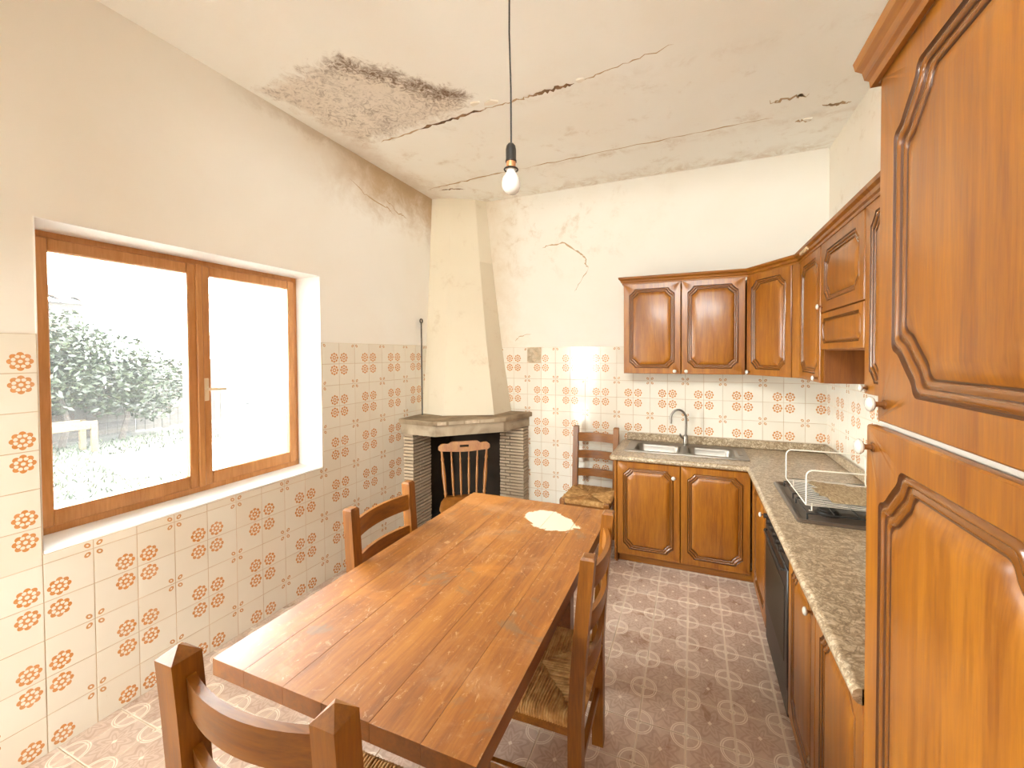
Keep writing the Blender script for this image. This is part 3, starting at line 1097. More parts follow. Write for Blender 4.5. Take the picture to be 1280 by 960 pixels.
sk = thing('kitchen_sink', 'double bowl stainless steel sink set into the worktop', 'sink', (0, 0, WZ1))
X0, X1, Y0, Y1, XM = 1.975, 2.89, 2.495, 2.905, 2.432
for (a, b) in ((X0, XM), (XM, X1)):
    first = a == X0
    bx0, bx1 = (2.045, 2.405) if first else (2.458, 2.80)
    by0, by1 = 2.555, 2.845
    mb = MB()
    o_ = rrect(a, Y0, b, Y1, .0015, 0)
    mb.loops([rrect(a, Y0, b, Y1, .0015, .0002), rrect(a + .004 * first, Y0 + .004, b - .004 * (not first), Y1 - .004, .0015, .009),
              rrect(a + .02 * first, Y0 + .02, b - .02 * (not first), Y1 - .02, .0015, .005),
              rrect(bx0 - .006, by0 - .006, bx1 + .006, by1 + .006, .06, .005), rrect(bx0, by0, bx1, by1, .055, .001),
              rrect(bx0 + .006, by0 + .006, bx1 - .006, by1 - .006, .055, -.02), rrect(bx0 + .014, by0 + .014, bx1 - .014, by1 - .014, .055, -.13),
              rrect(bx0 + .04, by0 + .04, bx1 - .04, by1 - .04, .04, -.15), rrect((bx0 + bx1) / 2 - .04, (by0 + by1) / 2 - .04, (bx0 + bx1) / 2 + .04, (by0 + by1) / 2 + .04, .039, -.153)],
             cap0=False, cap1=True)
    mb.build('bowl', STEEL, sk, angle=50)
    MB().lathe([(.038, -.1525), (.038, -.150), (.028, -.151), (.001, -.151)], 16, M=Matrix.Translation(((bx0 + bx1) / 2, (by0 + by1) / 2, 0))).build('drain', IRON, sk)
MB().box(2.825, 2.62, .005, 2.86, 2.80, .008, bev=.003).build('drain_recess', STEEL, sk)

tp = thing('kitchen_tap', 'chrome swan-neck mixer tap behind the double sink', 'tap', (2.440, 2.862, WZ1 + .005))
MB().lathe([(.028, 0), (.028, .006), (.022, .012), (.021, .075), (.017, .083), (.013, .09)], 18).build('base', STEEL, tp)
path = [(0, 0, .08), (.004, 0, .2)]
for k in range(0, 13):
    a = math.pi * k / 12 * 1.08
    path.append((-.058 + .062 * math.cos(a), -.035 * (k / 12), .225 + .078 * math.sin(a)))
path.append((path[-1][0] - .002, path[-1][1], path[-1][2] - .02))
MB().tube(path, .0095, 12).build('spout', STEEL, tp)
MB().tube([(-.015, -.01, .06), (-.035, -.022, .075), (-.045, -.03, .10)], [.010, .008, .006], 8).build('lever', STEEL, tp)

# ---- hob
HOBM = plain('dark_brown_enamel', (.095, .066, .046), .3, Coat_Weight=.2)
hob = thing('gas_hob', 'dark brown four burner gas hob set into the worktop', 'hob', (2.952, 1.375, WZ1))
HW, HL = .50, .615
MB().loops([rrect(0, 0, HW, HL, .02, .0005), rrect(.0, .0, HW, HL, .02, .008), rrect(.008, .008, HW - .008, HL - .008, .016, .014), rrect(.02, .02, HW - .02, HL - .02, .014, .012),
            rrect(.03, .03, HW - .03, HL - .03, .02, .003), rrect(.09, .09, HW - .09, HL - .09, .02, .003)]).build('tray', HOBM, hob, angle=30)
for (bx, by, br) in ((.16, .16, .045), (.36, .17, .036), (.16, .45, .036), (.36, .45, .052)):
    M = Matrix.Translation((bx, by, 0))
    MB().lathe([(br * 1.25, .003), (br * 1.25, .006), (br, .008), (br, .018), (br * .8, .022), (br * .8, .027), (.001, .028)], 20, M=M).build('burner', BLACK, hob)
for gy in (.16, .45):
    mb = MB()
    for k in (-.11, .11):
        mb.tube([(.05, gy + k, .032), (HW - .05, gy + k, .032)], .004, 6)
    for kx in (.05, .26, HW - .05):
        mb.tube([(kx, gy - .11, .032), (kx, gy + .11, .032)], .004, 6)
    for (bx) in (.16, .36):
        mb.tube([(bx, gy - .11, .036), (bx, gy - .03, .040)], .004, 6).tube([(bx, gy + .11, .036), (bx, gy + .03, .040)], .004, 6)
    for kx in (.05, HW - .05):
        for k in (-.11, .11):
            mb.tube([(kx, gy + k, .004), (kx, gy + k, .033)], .0045, 6)
    mb.build('pan_support', BLACK, hob)

# ---- dish rack over the hob with the mat lying in it
rk = thing('dish_rack', 'cream wire dish rack with two tall hoops standing over the hob', 'dish rack', (2.995, 1.415, WZ1 + .045))
RX, RY, RZ = .37, .435, .030


def hoop(y, h, lean=0):
    r = .03
    P = [(0, y, RZ)]
    for k in range(7):
        a = math.pi - math.pi / 2 * k / 6
        P.append((r + r * math.cos(a), y + lean, RZ + h - r + r * math.sin(a)))
    for k in range(7):
        a = math.pi / 2 - math.pi / 2 * k / 6
        P.append((RX - r + r * math.cos(a), y + lean, RZ + h - r + r * math.sin(a)))
    P.append((RX, y, RZ))
    return MB().tube(P, .0032, 8)


hoop(0, .165).build('hoop', WIRE, rk)
hoop(RY, .165).build('hoop', WIRE, rk)
MB().tube([(0, 0, RZ), (RX, 0, RZ), (RX, RY, RZ), (0, RY, RZ)], .0032, 8, closed=True).build('base_frame', WIRE, rk)
for k in range(1, 20):
    MB().tube([(0, RY * k / 20, RZ), (RX, RY * k / 20, RZ)], .0017, 5).build('rack_wire', WIRE, rk)
for (x, y) in ((.03, .03), (RX - .03, .03), (.03, RY - .03), (RX - .03, RY - .03)):
    MB().tube([(x - .012, y, -.004), (x, y, -.006), (x, y, RZ)], .0035, 6).build('foot', WIRE, rk)
mt = Mat('beige_ribbed_mat', .7)
mt.color(mt.ramp(mt.noise(40, (3, 1, 1), 4, .6), [(.35, (.27, .18, .09)), (.55, (.46, .34, .19)), (.7, (.58, .45, .29))]))
mat_o = MB()
NX, NY = 16, 14
random.seed(21)
G = [[None] * (NY + 1) for _ in range(NX + 1)]
for i in range(NX + 1):
    for j in range(NY + 1):
        x, y = .09 + .37 * i / NX, .03 + .33 * j / NY
        if i == 0:
            x += random.uniform(-.02, .03) + (.06 if j < 4 else 0)
        z = RZ + .012 + .006 * math.sin(9 * x + 5) * math.cos(8 * y) + random.uniform(0, .003) + .02 * max(0, .14 - x) * 4
        G[i][j] = (x, y + (random.uniform(-.008, .008) if j in (0, NY) else 0) - .10 * (i / NX) * (j == -1), z)
vsn = [G[i][j] for i in range(NX + 1) for j in range(NY + 1)]
lo = [(x, y, z - .003) for x, y, z in vsn]
n1 = NY + 1
fs = [(i * n1 + j, (i + 1) * n1 + j, (i + 1) * n1 + j + 1, i * n1 + j + 1) for i in range(NX) for j in range(NY)]
nv = len(vsn)
fl = [tuple(nv + k for k in reversed(f)) for f in fs]
bd = [(i * n1, (i + 1) * n1) for i in range(NX)] + [(NX * n1 + j, NX * n1 + j + 1) for j in range(NY)] + [((i + 1) * n1 + NY, i * n1 + NY) for i in range(NX)] + [(j + 1, j) for j in range(NY)]
mat_o.add(vsn + lo, fs + fl + [(a, nv + a, nv + b, b) for a, b in bd])
tag(mat_o.build('drying_mat', mt.m, None, loc=(2.995, 1.415, WZ1 + .045)), 'crumpled beige ribbed mat lying in the wire dish rack', 'mat')

# ---- wall cabinets
UZ0, UZ1 = 1.482, 2.225
UF = 2.636
ud = D - UF - .01
wu = thing('wall_cabinet', 'double door oak wall cabinet above the sink', 'cabinet', (1.955, UF, UZ0))
uh = UZ1 - UZ0
MB().box(0, 0, 0, .018, ud, uh).box(.895, 0, 0, .913, ud, uh).box(.018, 0, 0, .895, ud, .018).box(.018, 0, uh - .018, .895, ud, uh).box(.018, ud - .008, .018, .895, ud, uh - .018).build('body', CARC, wu, angle=0)
door(wu, .0, .0, .450, uh, kn=(.405, .022))
door(wu, .456, .0, .455, uh, kn=(.035, .022))
# diagonal corner unit
A, B_ = Vector((2.888, UF)), Vector((3.155, 2.235))
dl = (B_ - A).length
ang = math.atan2(B_.y - A.y, B_.x - A.x)
cw = thing('wall_cabinet', 'angled single door oak wall cabinet filling the corner', 'cabinet', (A.x, A.y, UZ0), ang)
Minv = Matrix.Rotation(-ang, 4, 'Z')
poly = []
for x, y in ((A.x, A.y), (B_.x, B_.y), (XR - .01, B_.y), (XR - .01, D - .01), (A.x, D - .01)):
    q = Minv @ Vector((x - A.x, y - A.y, 0))
    poly.append((q.x, q.y))
MB().prism(poly, 0, uh).build('body', CARC, cw, angle=0)
door(cw, .006, .0, .405, uh, kn=(.03, .022))
MB().box(.416, -.018, 0, dl - .002, 0, uh, bev=.003).build('filler_strip', OAK, cw)
UXF = 3.155
udr = XR - UXF - .01


def wunit(label, y_far):
    return thing('wall_cabinet', label, 'cabinet', (UXF, y_far, UZ0), -math.pi / 2)


n_ = wunit('narrow oak wall cabinet between the corner unit and the open niche unit', 2.232)
MB().box(0, 0, 0, .450, udr, uh).build('body', CARC, n_, angle=0)
door(n_, .004, 0, .445, uh, kn=(.405, .024))
h_ = wunit('oak wall cabinet with lift-up door, drawer front and open niche above the hob', 1.772)
HWd = .59
MB().box(0, -.004, 0, .02, udr, uh).box(HWd - .02, -.004, 0, HWd, udr, uh).box(.02, 0, .175, HWd - .02, udr, .195).box(.02, 0, uh - .018, HWd - .02, udr, uh) \
    .box(.02, udr - .01, 0, HWd - .02, udr, .175).box(.02, 0, .37, HWd - .02, udr, .385).build('body', CARC, h_, angle=0)
door(h_, .004, .378, HWd - .008, uh - .378, kn=(.025, .03), margin=.05)
door(h_, .004, .182, HWd - .008, .19, margin=.030, c=.022, s=.36, name='drawer_front')
l_ = wunit('oak wall cabinet partly hidden behind the tall cabinet side', 1.178)
MB().box(0, 0, 0, .80, udr, uh).build('body', CARC, l_, angle=0)
door(l_, .004, 0, .39, uh, kn=(.03, .024))
door(l_, .40, 0, .39, uh)

# cornice swept along the wall cabinets
PROF = [(0, 0), (.012, 0), (.014, .012), (.022, .018), (.026, .032), (.038, .042), (.042, .056), (.036, .060), (0, .060)]


def sweep(path, prof):
    P = [Vector(p) for p in path]
    L = []
    for i, p in enumerate(P):
        d0 = (P[i] - P[i - 1]).normalized() if i else (P[1] - P[0]).normalized()
        d1 = (P[i + 1] - P[i]).normalized() if i < len(P) - 1 else d0
        n0, n1 = Vector((d0.y, -d0.x)), Vector((d1.y, -d1.x))
        m = (n0 + n1).normalized()
        k = 1 / max(.3, m.dot(n0))
        L.append([(p.x + m.x * a * k, p.y + m.y * a * k, z) for a, z in prof])
    return MB().loops(L)


cn = sweep([(1.955, D - .01), (1.955, UF - .012), (2.888, UF - .012), (3.143, 2.235), (3.143, .39)], PROF)
cornice_o = tag(cn.build('cornice_moulding', OAK_H, None, loc=(0, 0, UZ1 - .004), angle=20), 'oak cornice moulding with chipped corner along the top of the wall cabinets', 'moulding')
CHIP = plain('bare_chipped_wood', (.62, .44, .25), .8)
rc = random.Random(9)
for k in range(7):
    yy = 2.10 - k * .024
    L = [[(3.102 + dx, yy + rc.uniform(-.012, .012), z + rc.uniform(-.008, .008)) for z in (UZ1 + .018, UZ1 + .03, UZ1 + .045)] for dx in (0, .012)]
    MB().loops([[(3.106 + z * .0, yy + a * rc.uniform(.6, 1.3), UZ1 + .030 + b * rc.uniform(.6, 1.3)) for a, b in ((-.009, -.008), (.007, -.011), (.010, .008), (-.006, .011))] for z in (0,)] +
               [[(3.118, yy + a, UZ1 + .026 + b) for a, b in ((-.010, -.010), (.010, -.010), (.010, .010), (-.010, .010))]]).build('chip', CHIP, cornice_o, angle=0, loc=(0, 0, -UZ1 + .004))

# ---- tall cabinet
tc = thing('tall_cabinet', 'tall oak larder cabinet with two panelled doors and white knobs', 'cabinet', (2.905, .333, 0), -math.pi / 2)
TWd, TD = .64, XR - 2.905 - .005
MB().box(.0, 0, .0, .02, TD, 2.262).box(TWd - .02, 0, 0, TWd, TD, 2.262).box(.02, TD - .01, .05, TWd - .02, TD, 2.262).box(.02, 0, .05, TWd - .02, TD, .07).box(.02, 0, 2.244, TWd - .02, TD, 2.262).build('body', CARC, tc, angle=0)
MB().box(.004, -.010, 1.462, TWd - .02, TD - .02, 1.497).build('white_shelf_edge', plain('off_white_edge', (.66, .61, .53), .5), tc, angle=0)
MB().box(.02, .035, 0, TWd - .02, .05, .05).build('plinth', OAK_H, tc, angle=0)
door(tc, .004, 1.4915, TWd - .008, 2.258 - 1.4915, margin=.066, c=.105, s=1.3, kn=(.036, .040), kscale=1.15)
door(tc, -.003, .06, TWd - .003, 1.481 - .06, margin=.066, c=.105, s=1.3, kn=(.036, 1.375), y=-.017, kscale=1.15)
cn2 = sweep([(-.004, TD), (-.004, -.023), (TWd, -.023)], [(a * .85, z * 1.35) for a, z in PROF])
cn2.build('cornice', OAK_H, tc, loc=(0, 0, 2.250), angle=20)

# ------------------------------------------------------------------ table
tb = thing('dining_table', 'worn orange-brown wooden dining table with a pale bare patch', 'table', (1.183, -.056, 0))
TBW, TBL, TZ, TT = .880, 1.510, .76, .05
cuts = [0, .135, .29, .43, .585, .735, TBW]
for a, b in zip(cuts, cuts[1:]):
    mb = MB().box(a + .0005, 0, TZ - TT, b - .0005, TBL, TZ, bev=.0004)
    for fi, f in enumerate(mb.f):
        zz = [mb.v[k].z for k in f]
        mb.m[fi] = 0 if min(zz) > TZ - .001 else 1
    mb.build('plank', [TABLE_TOP, TABLE_W], tb)
for (x, y) in ((.14, .26), (TBW - .21, .26), (.14, TBL - .33), (TBW - .21, TBL - .33)):
    MB().box(x, y, 0, x + .07, y + .07, TZ - TT, bev=.004).build('leg', TABLE_W, tb)
MB().box(.21, .28, TZ - .13, TBW - .21, .302, TZ - TT).build('apron', TABLE_W, tb)
MB().box(.21, TBL - .302, TZ - .13, TBW - .21, TBL - .28, TZ - TT).build('apron', TABLE_W, tb)
MB().box(.16, .33, TZ - .13, .182, TBL - .33, TZ - TT).build('apron', TABLE_W, tb)
MB().box(TBW - .182, .33, TZ - .13, TBW - .16, TBL - .33, TZ - TT).build('apron', TABLE_W, tb)

# ------------------------------------------------------------------ ladder-back chairs
def ladder_chair(label, loc, rz, w=.37, H=1.0, cap='flat', d=.37, lean=.045, ps=.047):
    """faces local +y; origin on the floor under the seat centre; w,d between post centres"""
    c = thing('ladder_back_chair', label, 'chair', loc, rz, 'rush seated ladder-back chairs')
    hw, hd, SZ = w / 2, d / 2, .45
    p = ps / 2
    sq = lambda x, y, z, r: [(x - r, y - r, z), (x + r, y - r, z), (x + r, y + r, z), (x - r, y + r, z)]
    yl = lambda z: -hd - (lean * ((z - SZ) / (H - SZ)) ** 1.2 if z > SZ else 0)
    for s in (-1, 1):
        L = [sq(s * hw, yl(z), z, p) for z in (0, .2, SZ, .6, .75, .9, H - .008)]
        if cap == 'pyramid':
            L = L[:-1] + [sq(s * hw, yl(H), H - .022, p), sq(s * hw, yl(H), H, .0015)]
        else:
            L = L + [sq(s * hw, yl(H), H, p - .006)]
        MB().loops(L).build('back_post', CHAIR, c, angle=20)
        MB().loops([sq(s * hw, hd, 0, p * .94), sq(s * hw, hd, SZ - .012, p * .94), sq(s * hw, hd, SZ - .004, p * .8)]).build('leg', CHAIR, c, angle=20)
    for zt in (H - .062, H - .222, H - .385):
        hgt = .078 if zt > H - .1 else .068
        L = []
        N = 12
        for k in range(N + 1):
            t = -1 + 2 * k / N
            x = t * (hw - p + .004)
            yc = -.034 * (1 - t * t) + .004
            th = .009
            L.append([(x, yl(zt - hgt) + yc - th, zt - hgt), (x, yl(zt - hgt) + yc + th, zt - hgt), (x, yl(zt) + yc + th, zt), (x, yl(zt) + yc - th, zt)])
        MB().loops(L).build('back_slat', CHAIR_H, c, angle=30)
    rz0, rz1 = SZ - .075, SZ - .022
    for s in (-1, 1):
        MB().box(s * hw - .011, -hd + p, rz0, s * hw + .011, hd - p, rz1, bev=.004).build('seat_rail', CHAIR_H, c)
        MB().box(s * hw - .011, -hd + p, .17, s * hw + .011, hd - p, .20, bev=.003).build('stretcher', CHAIR_H, c)
    MB().box(-hw + p, hd - .011, rz0, hw - p, hd + .011, rz1, bev=.004).build('seat_rail', CHAIR_H, c)
    MB().box(-hw + p, -hd - .011, rz0, hw - p, -hd + .011, rz1, bev=.004).build('seat_rail', CHAIR_H, c)
    MB().box(-hw + p, hd - .010, .25, hw - p, hd + .010, .285, bev=.003).build('stretcher', CHAIR_H, c)
    MB().box(-hw + p, -hd - .010, .22, hw - p, -hd + .010, .25, bev=.003).build('stretcher', CHAIR_H, c)
    # rush: four triangles of twisted strands running in from each rail
    mb = MB()
    ex, ey = hw + .016, hd + .016
    rs = random.Random(5)
    for (ax, side) in ((0, -1), (0, 1), (1, -1), (1, 1)):
        E1, E2 = (ex, ey) if ax == 0 else (ey, ex)       # along the rail, towards the centre
        n = 40
        for k in range(n):
            t = -1 + 2 * (k + .5) / n
            a = t * (E1 - .012)
            reach = E2 * abs(t)
            r = E1 / n * rs.uniform(.95, 1.25)
            a2 = a * (1 - .0) + rs.uniform(-.003, .003)
            zc = SZ - .004
            P = [(a, E2 - .004, SZ - .036), (a, E2 + .002, SZ - .016), (a, E2 - .012, zc + .001 + rs.uniform(0, .002)),
                 ((a + a2) / 2, (E2 + reach) / 2, zc - .004 + rs.uniform(-.0015, .003)), (a2, reach - .002, zc - .010)]
            Q = [((x, y * side, z) if ax == 0 else (y * side, x, z)) for x, y, z in P]
            mb.tube(Q, r, 5, cap=False)
    mb.build('rush_seat', RUSH, c, angle=80)
    MB().box(-hw, -hd, SZ - .045, hw, hd, SZ - .018).build('seat_padding', RUSH, c, angle=0)
    return c


ladder_chair('ladder-back chair with pyramid-tipped posts at the near table end', (1.69, -.068, 0), 0.02, w=.43, H=1.035, cap='pyramid', lean=.03, ps=.056)
ladder_chair('ladder-back chair tucked under the table on the window side', (1.305, .745, 0), -math.pi / 2 + .02, w=.39, H=.975, lean=.03)
ladder_chair('ladder-back chair tucked under the table facing away from the cabinets', (1.945, .66, 0), math.pi / 2 + .03, w=.39, H=.99, lean=.045)
ladder_chair('ladder-back chair standing against the tiled back wall beside the sink', (1.672, 2.575, 0), math.pi - .01, w=.37, H=.985, lean=.045)

# ------------------------------------------------------------------ spindle-back chair
sc = thing('spindle_back_chair', 'orange pine spindle-back chair in front of the fireplace opening', 'chair', (.765, 2.045, 0), math.radians(-146.5))
sc.scale = (.97, .97, .975)
SZ = .455
sh = [(-.17, -.185), (.17, -.185), (.205, -.06), (.215, .10), (.19, .195), (.10, .215), (-.10, .215), (-.19, .195), (-.215, .10), (-.205, -.06)]
inn = lambda k: [(x * k, y * k) for x, y in sh]
MB().loops([[(x, y, SZ - .034) for x, y in inn(.95)], [(x, y, SZ - .024) for x, y in sh], [(x, y, SZ - .008) for x, y in sh], [(x, y, SZ) for x, y in inn(.96)], [(x, y, SZ - .006) for x, y in inn(.6)]]).build('seat', PINE, sc, angle=60)
turn = [(0, .75), (.06, .8), (.10, 1.2), (.14, .85), (.2, 1.0), (.45, 1.35), (.7, 1.0), (.76, .85), (.80, 1.2), (.85, .8), (1, .7)]


def turned(p0, p1, r, prof=turn, seg=10):
    p0, p1 = Vector(p0), Vector(p1)
    return MB().tube([p0.lerp(p1, t) for t, _ in prof], [r * k for _, k in prof], seg)


yb = lambda z: -.160 - .12 * (z - SZ) / .43
for x in (-.165, .165):
    turned((x, -.160, SZ - .02), (x * 1.22, yb(.83), .84), .0135).build('back_post', PINE, sc)
for k in range(4):
    x = -.099 + .066 * k
    turned((x, -.165, SZ - .015), (x * 1.18, yb(.83), .83), .0088).build('spindle', PINE, sc)
# scalloped top rail with a hand slot
mb = MB()


def top_of(x):
    ax = abs(x)
    if ax < .11:
        return .905
    if ax < .15:
        return .905 - .018 * (1 - math.cos((ax - .11) / .04 * math.pi)) / 2
    return .887 + .004 * math.sin((ax - .15) / .08 * math.pi) - (max(0, ax - .205) * .8)


def bot_of(x):
    ax = abs(x)
    return .822 - .006 * math.cos(ax / .23 * math.pi) + max(0, ax - .21) * .7


X = [-.23 + .46 * k / 46 for k in range(47)]
for a, b in zip(X, X[1:]):
    mxx = (a + b) / 2
    segs = [(bot_of, top_of)]
    if abs(mxx) < .042:
        s0 = lambda x: .856
        s1 = lambda x: .874
        segs = [(bot_of, s0), (s1, top_of)]
    for f0, f1 in segs:
        cv = lambda x: .10 * x * x
        vs = [(x, yb(z) + dy + cv(x), z) for x in (a, b) for z in (f0(x), f1(x)) for dy in (-.011, .011)]
        mb.add(vs, [(0, 1, 3, 2), (4, 6, 7, 5), (0, 4, 5, 1), (2, 3, 7, 6), (0, 2, 6, 4), (1, 5, 7, 3)])
mb.build('top_rail', PINE, sc, angle=0)
for sx, sy in ((-1, -1), (1, -1), (-1, 1), (1, 1)):
    turned((sx * .20, sy * .20, 0), (sx * .15, sy * .15, SZ - .03), .017).build('leg', PINE, sc)
for sx in (-1, 1):
    turned((sx * .185, -.185, .16), (sx * .185, .185, .16), .010).build('stretcher', PINE, sc)
turned((-.18, 0, .16), (.18, 0, .16), .010).build('stretcher', PINE, sc)

# ------------------------------------------------------------------ hanging bulb
lx, ly = 1.882, .535
lp = thing('pendant_lamp', 'bare white bulb hanging from the ceiling on a black cable', 'lamp', (lx, ly, 0))
MB().tube([(0, .0, ZC - .02), (-.002, 0, 2.98), (-.004, 0, 2.8), (.001, 0, 2.6), (.001, 0, 2.39)], .0032, 8).build('cable', BLACK, lp)
MB().lathe([(.001, ZC), (.045, ZC), (.045, ZC - .012), (.02, ZC - .03), (.006, ZC - .034)], 20).build('ceiling_rose', WHITE_PAINT, lp)
MB().lathe([(.004, 2.405), (.010, 2.403), (.016, 2.395), (.0185, 2.382), (.0185, 2.346), (.020, 2.343), (.020, 2.338), (.001, 2.338)], 20).build('socket', BLACK, lp)
COPPER = plain('copper_sleeve', (.55, .24, .10), .4, Metallic=.5)
MB().lathe([(.0165, 2.339), (.0168, 2.325), (.0165, 2.312), (.001, 2.311)], 20).build('sleeve', COPPER, lp)
MB().tube([(.024 * math.cos(a), .024 * math.sin(a), 2.311) for a in [k * math.pi / 10 for k in range(20)]], .003, 6, closed=True).build('collar', IRON, lp)
BULB = plain('frosted_white_glass', (.70, .67, .62), .15, Coat_Weight=.6)
MB().lathe([(.0150, 2.313), (.0165, 2.302), (.022, 2.292), (.030, 2.278), (.0335, 2.262), (.0325, 2.247), (.027, 2.234), (.018, 2.226), (.008, 2.2225), (.001, 2.222)], 28).build('bulb', BULB, lp, angle=80)

# ------------------------------------------------------------------ garden beyond the window
GZ = -.15
gm = Mat('garden_soil', .95)
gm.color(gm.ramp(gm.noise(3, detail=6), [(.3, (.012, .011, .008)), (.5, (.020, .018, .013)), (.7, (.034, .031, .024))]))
ground = struct(MB().box(-26, -24, GZ - .2, 16, 24, GZ).build('ground', gm.m, angle=0))
tm = Mat('pale_terrace_concrete', .85)  # pale apron added to bounce daylight up onto the ceiling
tm.color(tm.ramp(tm.noise(2.5, detail=6), [(.3, (.50, .48, .44)), (.7, (.64, .62, .58))]))
bounce_terrace = struct(MB().cells([-3.0, -.36, XR + .22], [-6.5, YR - .22, 7.5], lambda x, y: x < -.36 or y < YR - .22, lambda a, b, w: (a, b, w), GZ, GZ + .03).build('bounce_terrace', tm.m, angle=0))
LEAFM = Mat('hedge_leaf', .5)
LEAFM.color(LEAFM.ramp(LEAFM.noise(7, detail=4), [(.3, (.004, .007, .002)), (.55, (.013, .019, .006)), (.75, (.034, .037, .014))]))
LEAFM = LEAFM.m
BARK = plain('grey_brown_bark', (.020, .014, .010), .9)
GRASS = Mat('garden_grass', .8)
GRASS.color(GRASS.ramp(GRASS.noise(4, detail=4), [(.35, (.008, .013, .004)), (.65, (.020, .027, .010))]))
GRASS = GRASS.m
rg = random.Random(3)


def leaves(mb, cx, cy, cz, rx, ry, rz_, n, size):
    for _ in range(int(n * 2.0)):
        while True:
            p = Vector((rg.uniform(-1, 1), rg.uniform(-1, 1), rg.uniform(-1, 1)))
            if .35 < p.length < 1:
                break
        c = Vector((cx + p.x * rx, cy + p.y * ry, cz + p.z * rz_))
        a = Vector((rg.gauss(0, 1), rg.gauss(0, 1), rg.gauss(0, .6))).normalized()
        b = a.cross(Vector((rg.gauss(0, 1), rg.gauss(0, 1), rg.gauss(0, 1)))).normalized()
        s = size * rg.uniform(.6, 1.4)
        mb.add([c - a * s, c + b * s * .42, c + a * s, c - b * s * .42], [(0, 1, 2, 3)])
    return mb


bush = thing('garden_bush', 'large leafy green bush growing along the garden fence', 'bush', (-9.1, 3.7, GZ))
mb = MB()
for (y, z, ry, rz_, n) in ((-1.35, 1.75, .85, 1.10, 1500), (-.55, 1.70, .8, 1.08, 1500), (.25, 1.45, .75, .95, 1300), (.95, 1.15, .65, .85, 900), (-1.9, 1.6, .7, 1.1, 900)):
    leaves(mb, rg.uniform(-.1, .1), y, z, .55, ry, rz_, n, .060)
fo = mb.build('foliage', LEAFM, bush, angle=0, recalc=False)
fo['kind'] = 'stuff'
for y in (-1.4, -.5, .4):
    MB().tube([(0, y, 0), (.06, y + .08, .5), (-.03, y - .04, 1.3)], [.06, .045, .02], 7).build('stem', BARK, bush)
fence = thing('garden_fence', 'pale weathered vertical board fence behind the bush', 'fence', (-9.9, 1.0, GZ))
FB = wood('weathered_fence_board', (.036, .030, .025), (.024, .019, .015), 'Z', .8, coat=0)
fb_me = MB().box(-.012, 0, 0, .012, .16, 1.7, bev=.003).mesh('fence_board', FB)
for k in range(44):
    o = link('fence_board', fb_me, fence, (rg.uniform(-.008, .008), k * .168, rg.uniform(-.03, .03)))
for z in (.35, 1.35):
    MB().box(-.055, 0, z, -.013, 44 * .168, z + .09).build('fence_rail', FB, fence)
BW = wood('bench_pine', (.070, .046, .018), (.050, .030, .011), 'Y', .6, coat=0)
bn = thing('garden_bench_frame', 'light pine bench frame standing on the grass before the bush', 'bench', (-8.05, 3.30, GZ))
MB().box(-.03, -1.4, .44, .03, -.085, .58, bev=.005).build('top_rail', BW, bn)
for (x, y) in ((0, -.08), (0, -1.4), (-.42, -.08), (-.42, -1.4)):
    MB().box(x - .03, y, 0, x + .03, y + .085, .58, bev=.005).build('leg', BW, bn)
MB().box(-.45, -1.4, .44, -.39, .0, .58, bev=.005).build('top_rail', BW, bn)
MB().box(-.39, -.07, .46, -.03, -.02, .56).build('cross_rail', BW, bn)
RT = plain('clay_roof_tile', (.022, .013, .008), .9)
rf = thing('shed_roof', 'wavy clay tiled shed roof edge showing above the bush', 'roof', (-9.6, 1.3, 0))
L = []
N = 96
cr = []
for k in range(N + 1):
    y = 2.6 * k / N
    cr.append((y, .055 * math.cos(2 * math.pi * y / .33)))
for x, z in ((0, 2.86), (-2.2, 3.35)):
    L.append([(x, y, z + w) for y, w in cr] + [(x, y, z + w - .03) for y, w in reversed(cr)])
MB().loops(L).build('tile_sheet', RT, rf, angle=60)
MB().box(-2.0, .1, GZ, -.15, 2.5, 2.78).build('shed_wall', FB, rf, angle=0)
pv = Mat('pale_concrete', .8)
pv.color(pv.ramp(pv.noise(3, detail=5), [(.3, (.16, .155, .145)), (.7, (.22, .215, .20))]))
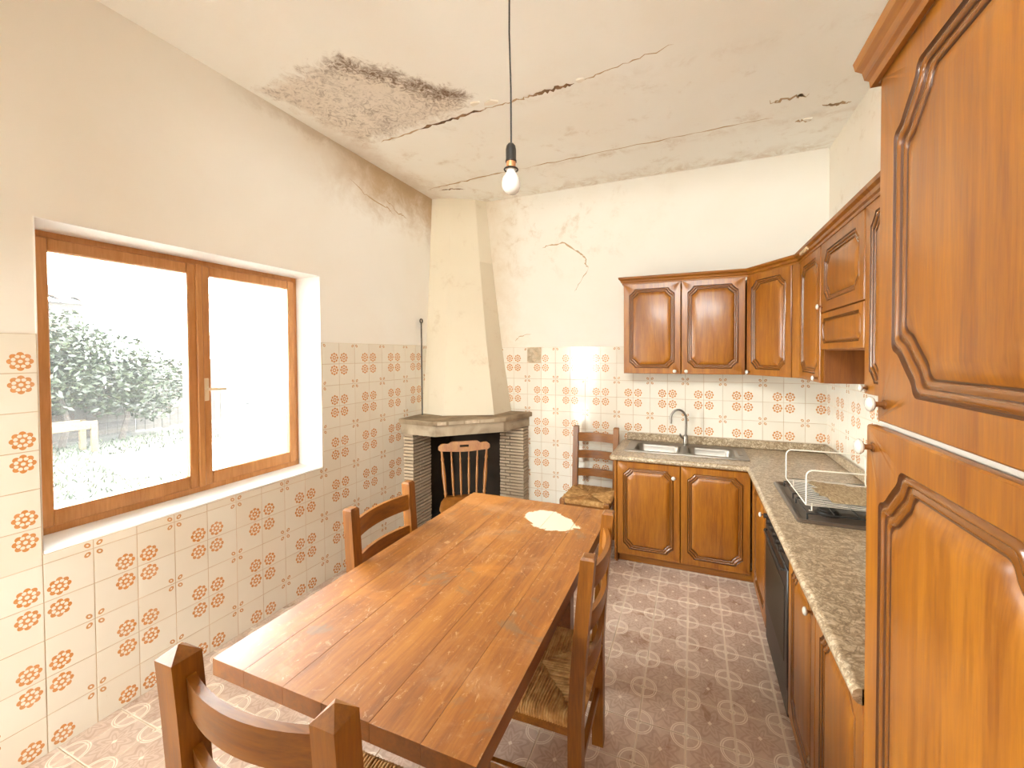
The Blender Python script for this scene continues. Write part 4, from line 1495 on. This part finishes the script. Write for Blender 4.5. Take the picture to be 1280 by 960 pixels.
tag(MB().prism([(-7.2, 2.9), (-5.2, 2.5), (-4.2, 3.6), (-6.6, 4.5)], GZ, GZ + .05).build('paving_slab', pv.m, angle=0), 'pale concrete slab lying on the grass', 'slab')
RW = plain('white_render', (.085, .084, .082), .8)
ob = thing('garden_outbuilding', 'white rendered outbuilding with a plain white door', 'building', (-3.6, 3.04, GZ))
MB().box(-.35, .0, 0, 0, 2.6, 3.1).build('wall', RW, ob, angle=0)
dd = MB().box(.0, .08, .02, .03, .70, 2.75, bev=.004).build('door', RW, ob)
MB().box(.03, .11, .5, .036, .66, 1.05, bev=.003).build('door_panel', RW, dd)
MB().tube([(.03, .11, 1.10), (.07, .11, 1.10), (.07, .21, 1.07)], .016, 8).build('handle', plain('dark_handle', (.006, .006, .006), .6), dd)
MB().tube([(.035, .70, .05), (.035, .70, 2.72)], .013, 6).build('hinge_bar', plain('grey_metal', (.012, .011, .012), .7), dd)
mb = MB()
for _ in range(9000):
    x, y = rg.uniform(-9.2, -1.2), rg.uniform(-.5, 5.5)
    if x > -2 and rg.random() < .5:
        continue
    h = rg.uniform(.03, .10)
    a = rg.uniform(0, 6.28)
    w = .012
    mb.add([(x - w * math.cos(a), y - w * math.sin(a), GZ), (x + w * math.cos(a), y + w * math.sin(a), GZ), (x + rg.gauss(0, .04), y + rg.gauss(0, .04), GZ + h)], [(0, 1, 2)])
g = mb.build('grass', GRASS, ground, angle=0, recalc=False)
g['kind'] = 'stuff'
g['label'] = 'patchy green grass and weeds'
tr = thing('garden_tree', 'sparse leafy tree branches high beyond the shed roof', 'tree', (-10.8, 3.2, GZ))
MB().tube([(0, -1.6, 0), (.1, -1.5, 2.2), (0, -1.2, 3.6), (.1, -.6, 4.4)], [.14, .11, .06, .02], 8).build('trunk', BARK, tr)
mb = MB()
for _ in range(9):
    leaves(mb, rg.uniform(-.4, .4), rg.uniform(-1.5, .6), rg.uniform(3.3, 4.6), .3, .35, .25, 26, .09)
fo = mb.build('foliage', LEAFM, tr, angle=0, recalc=False)
fo['kind'] = 'stuff'
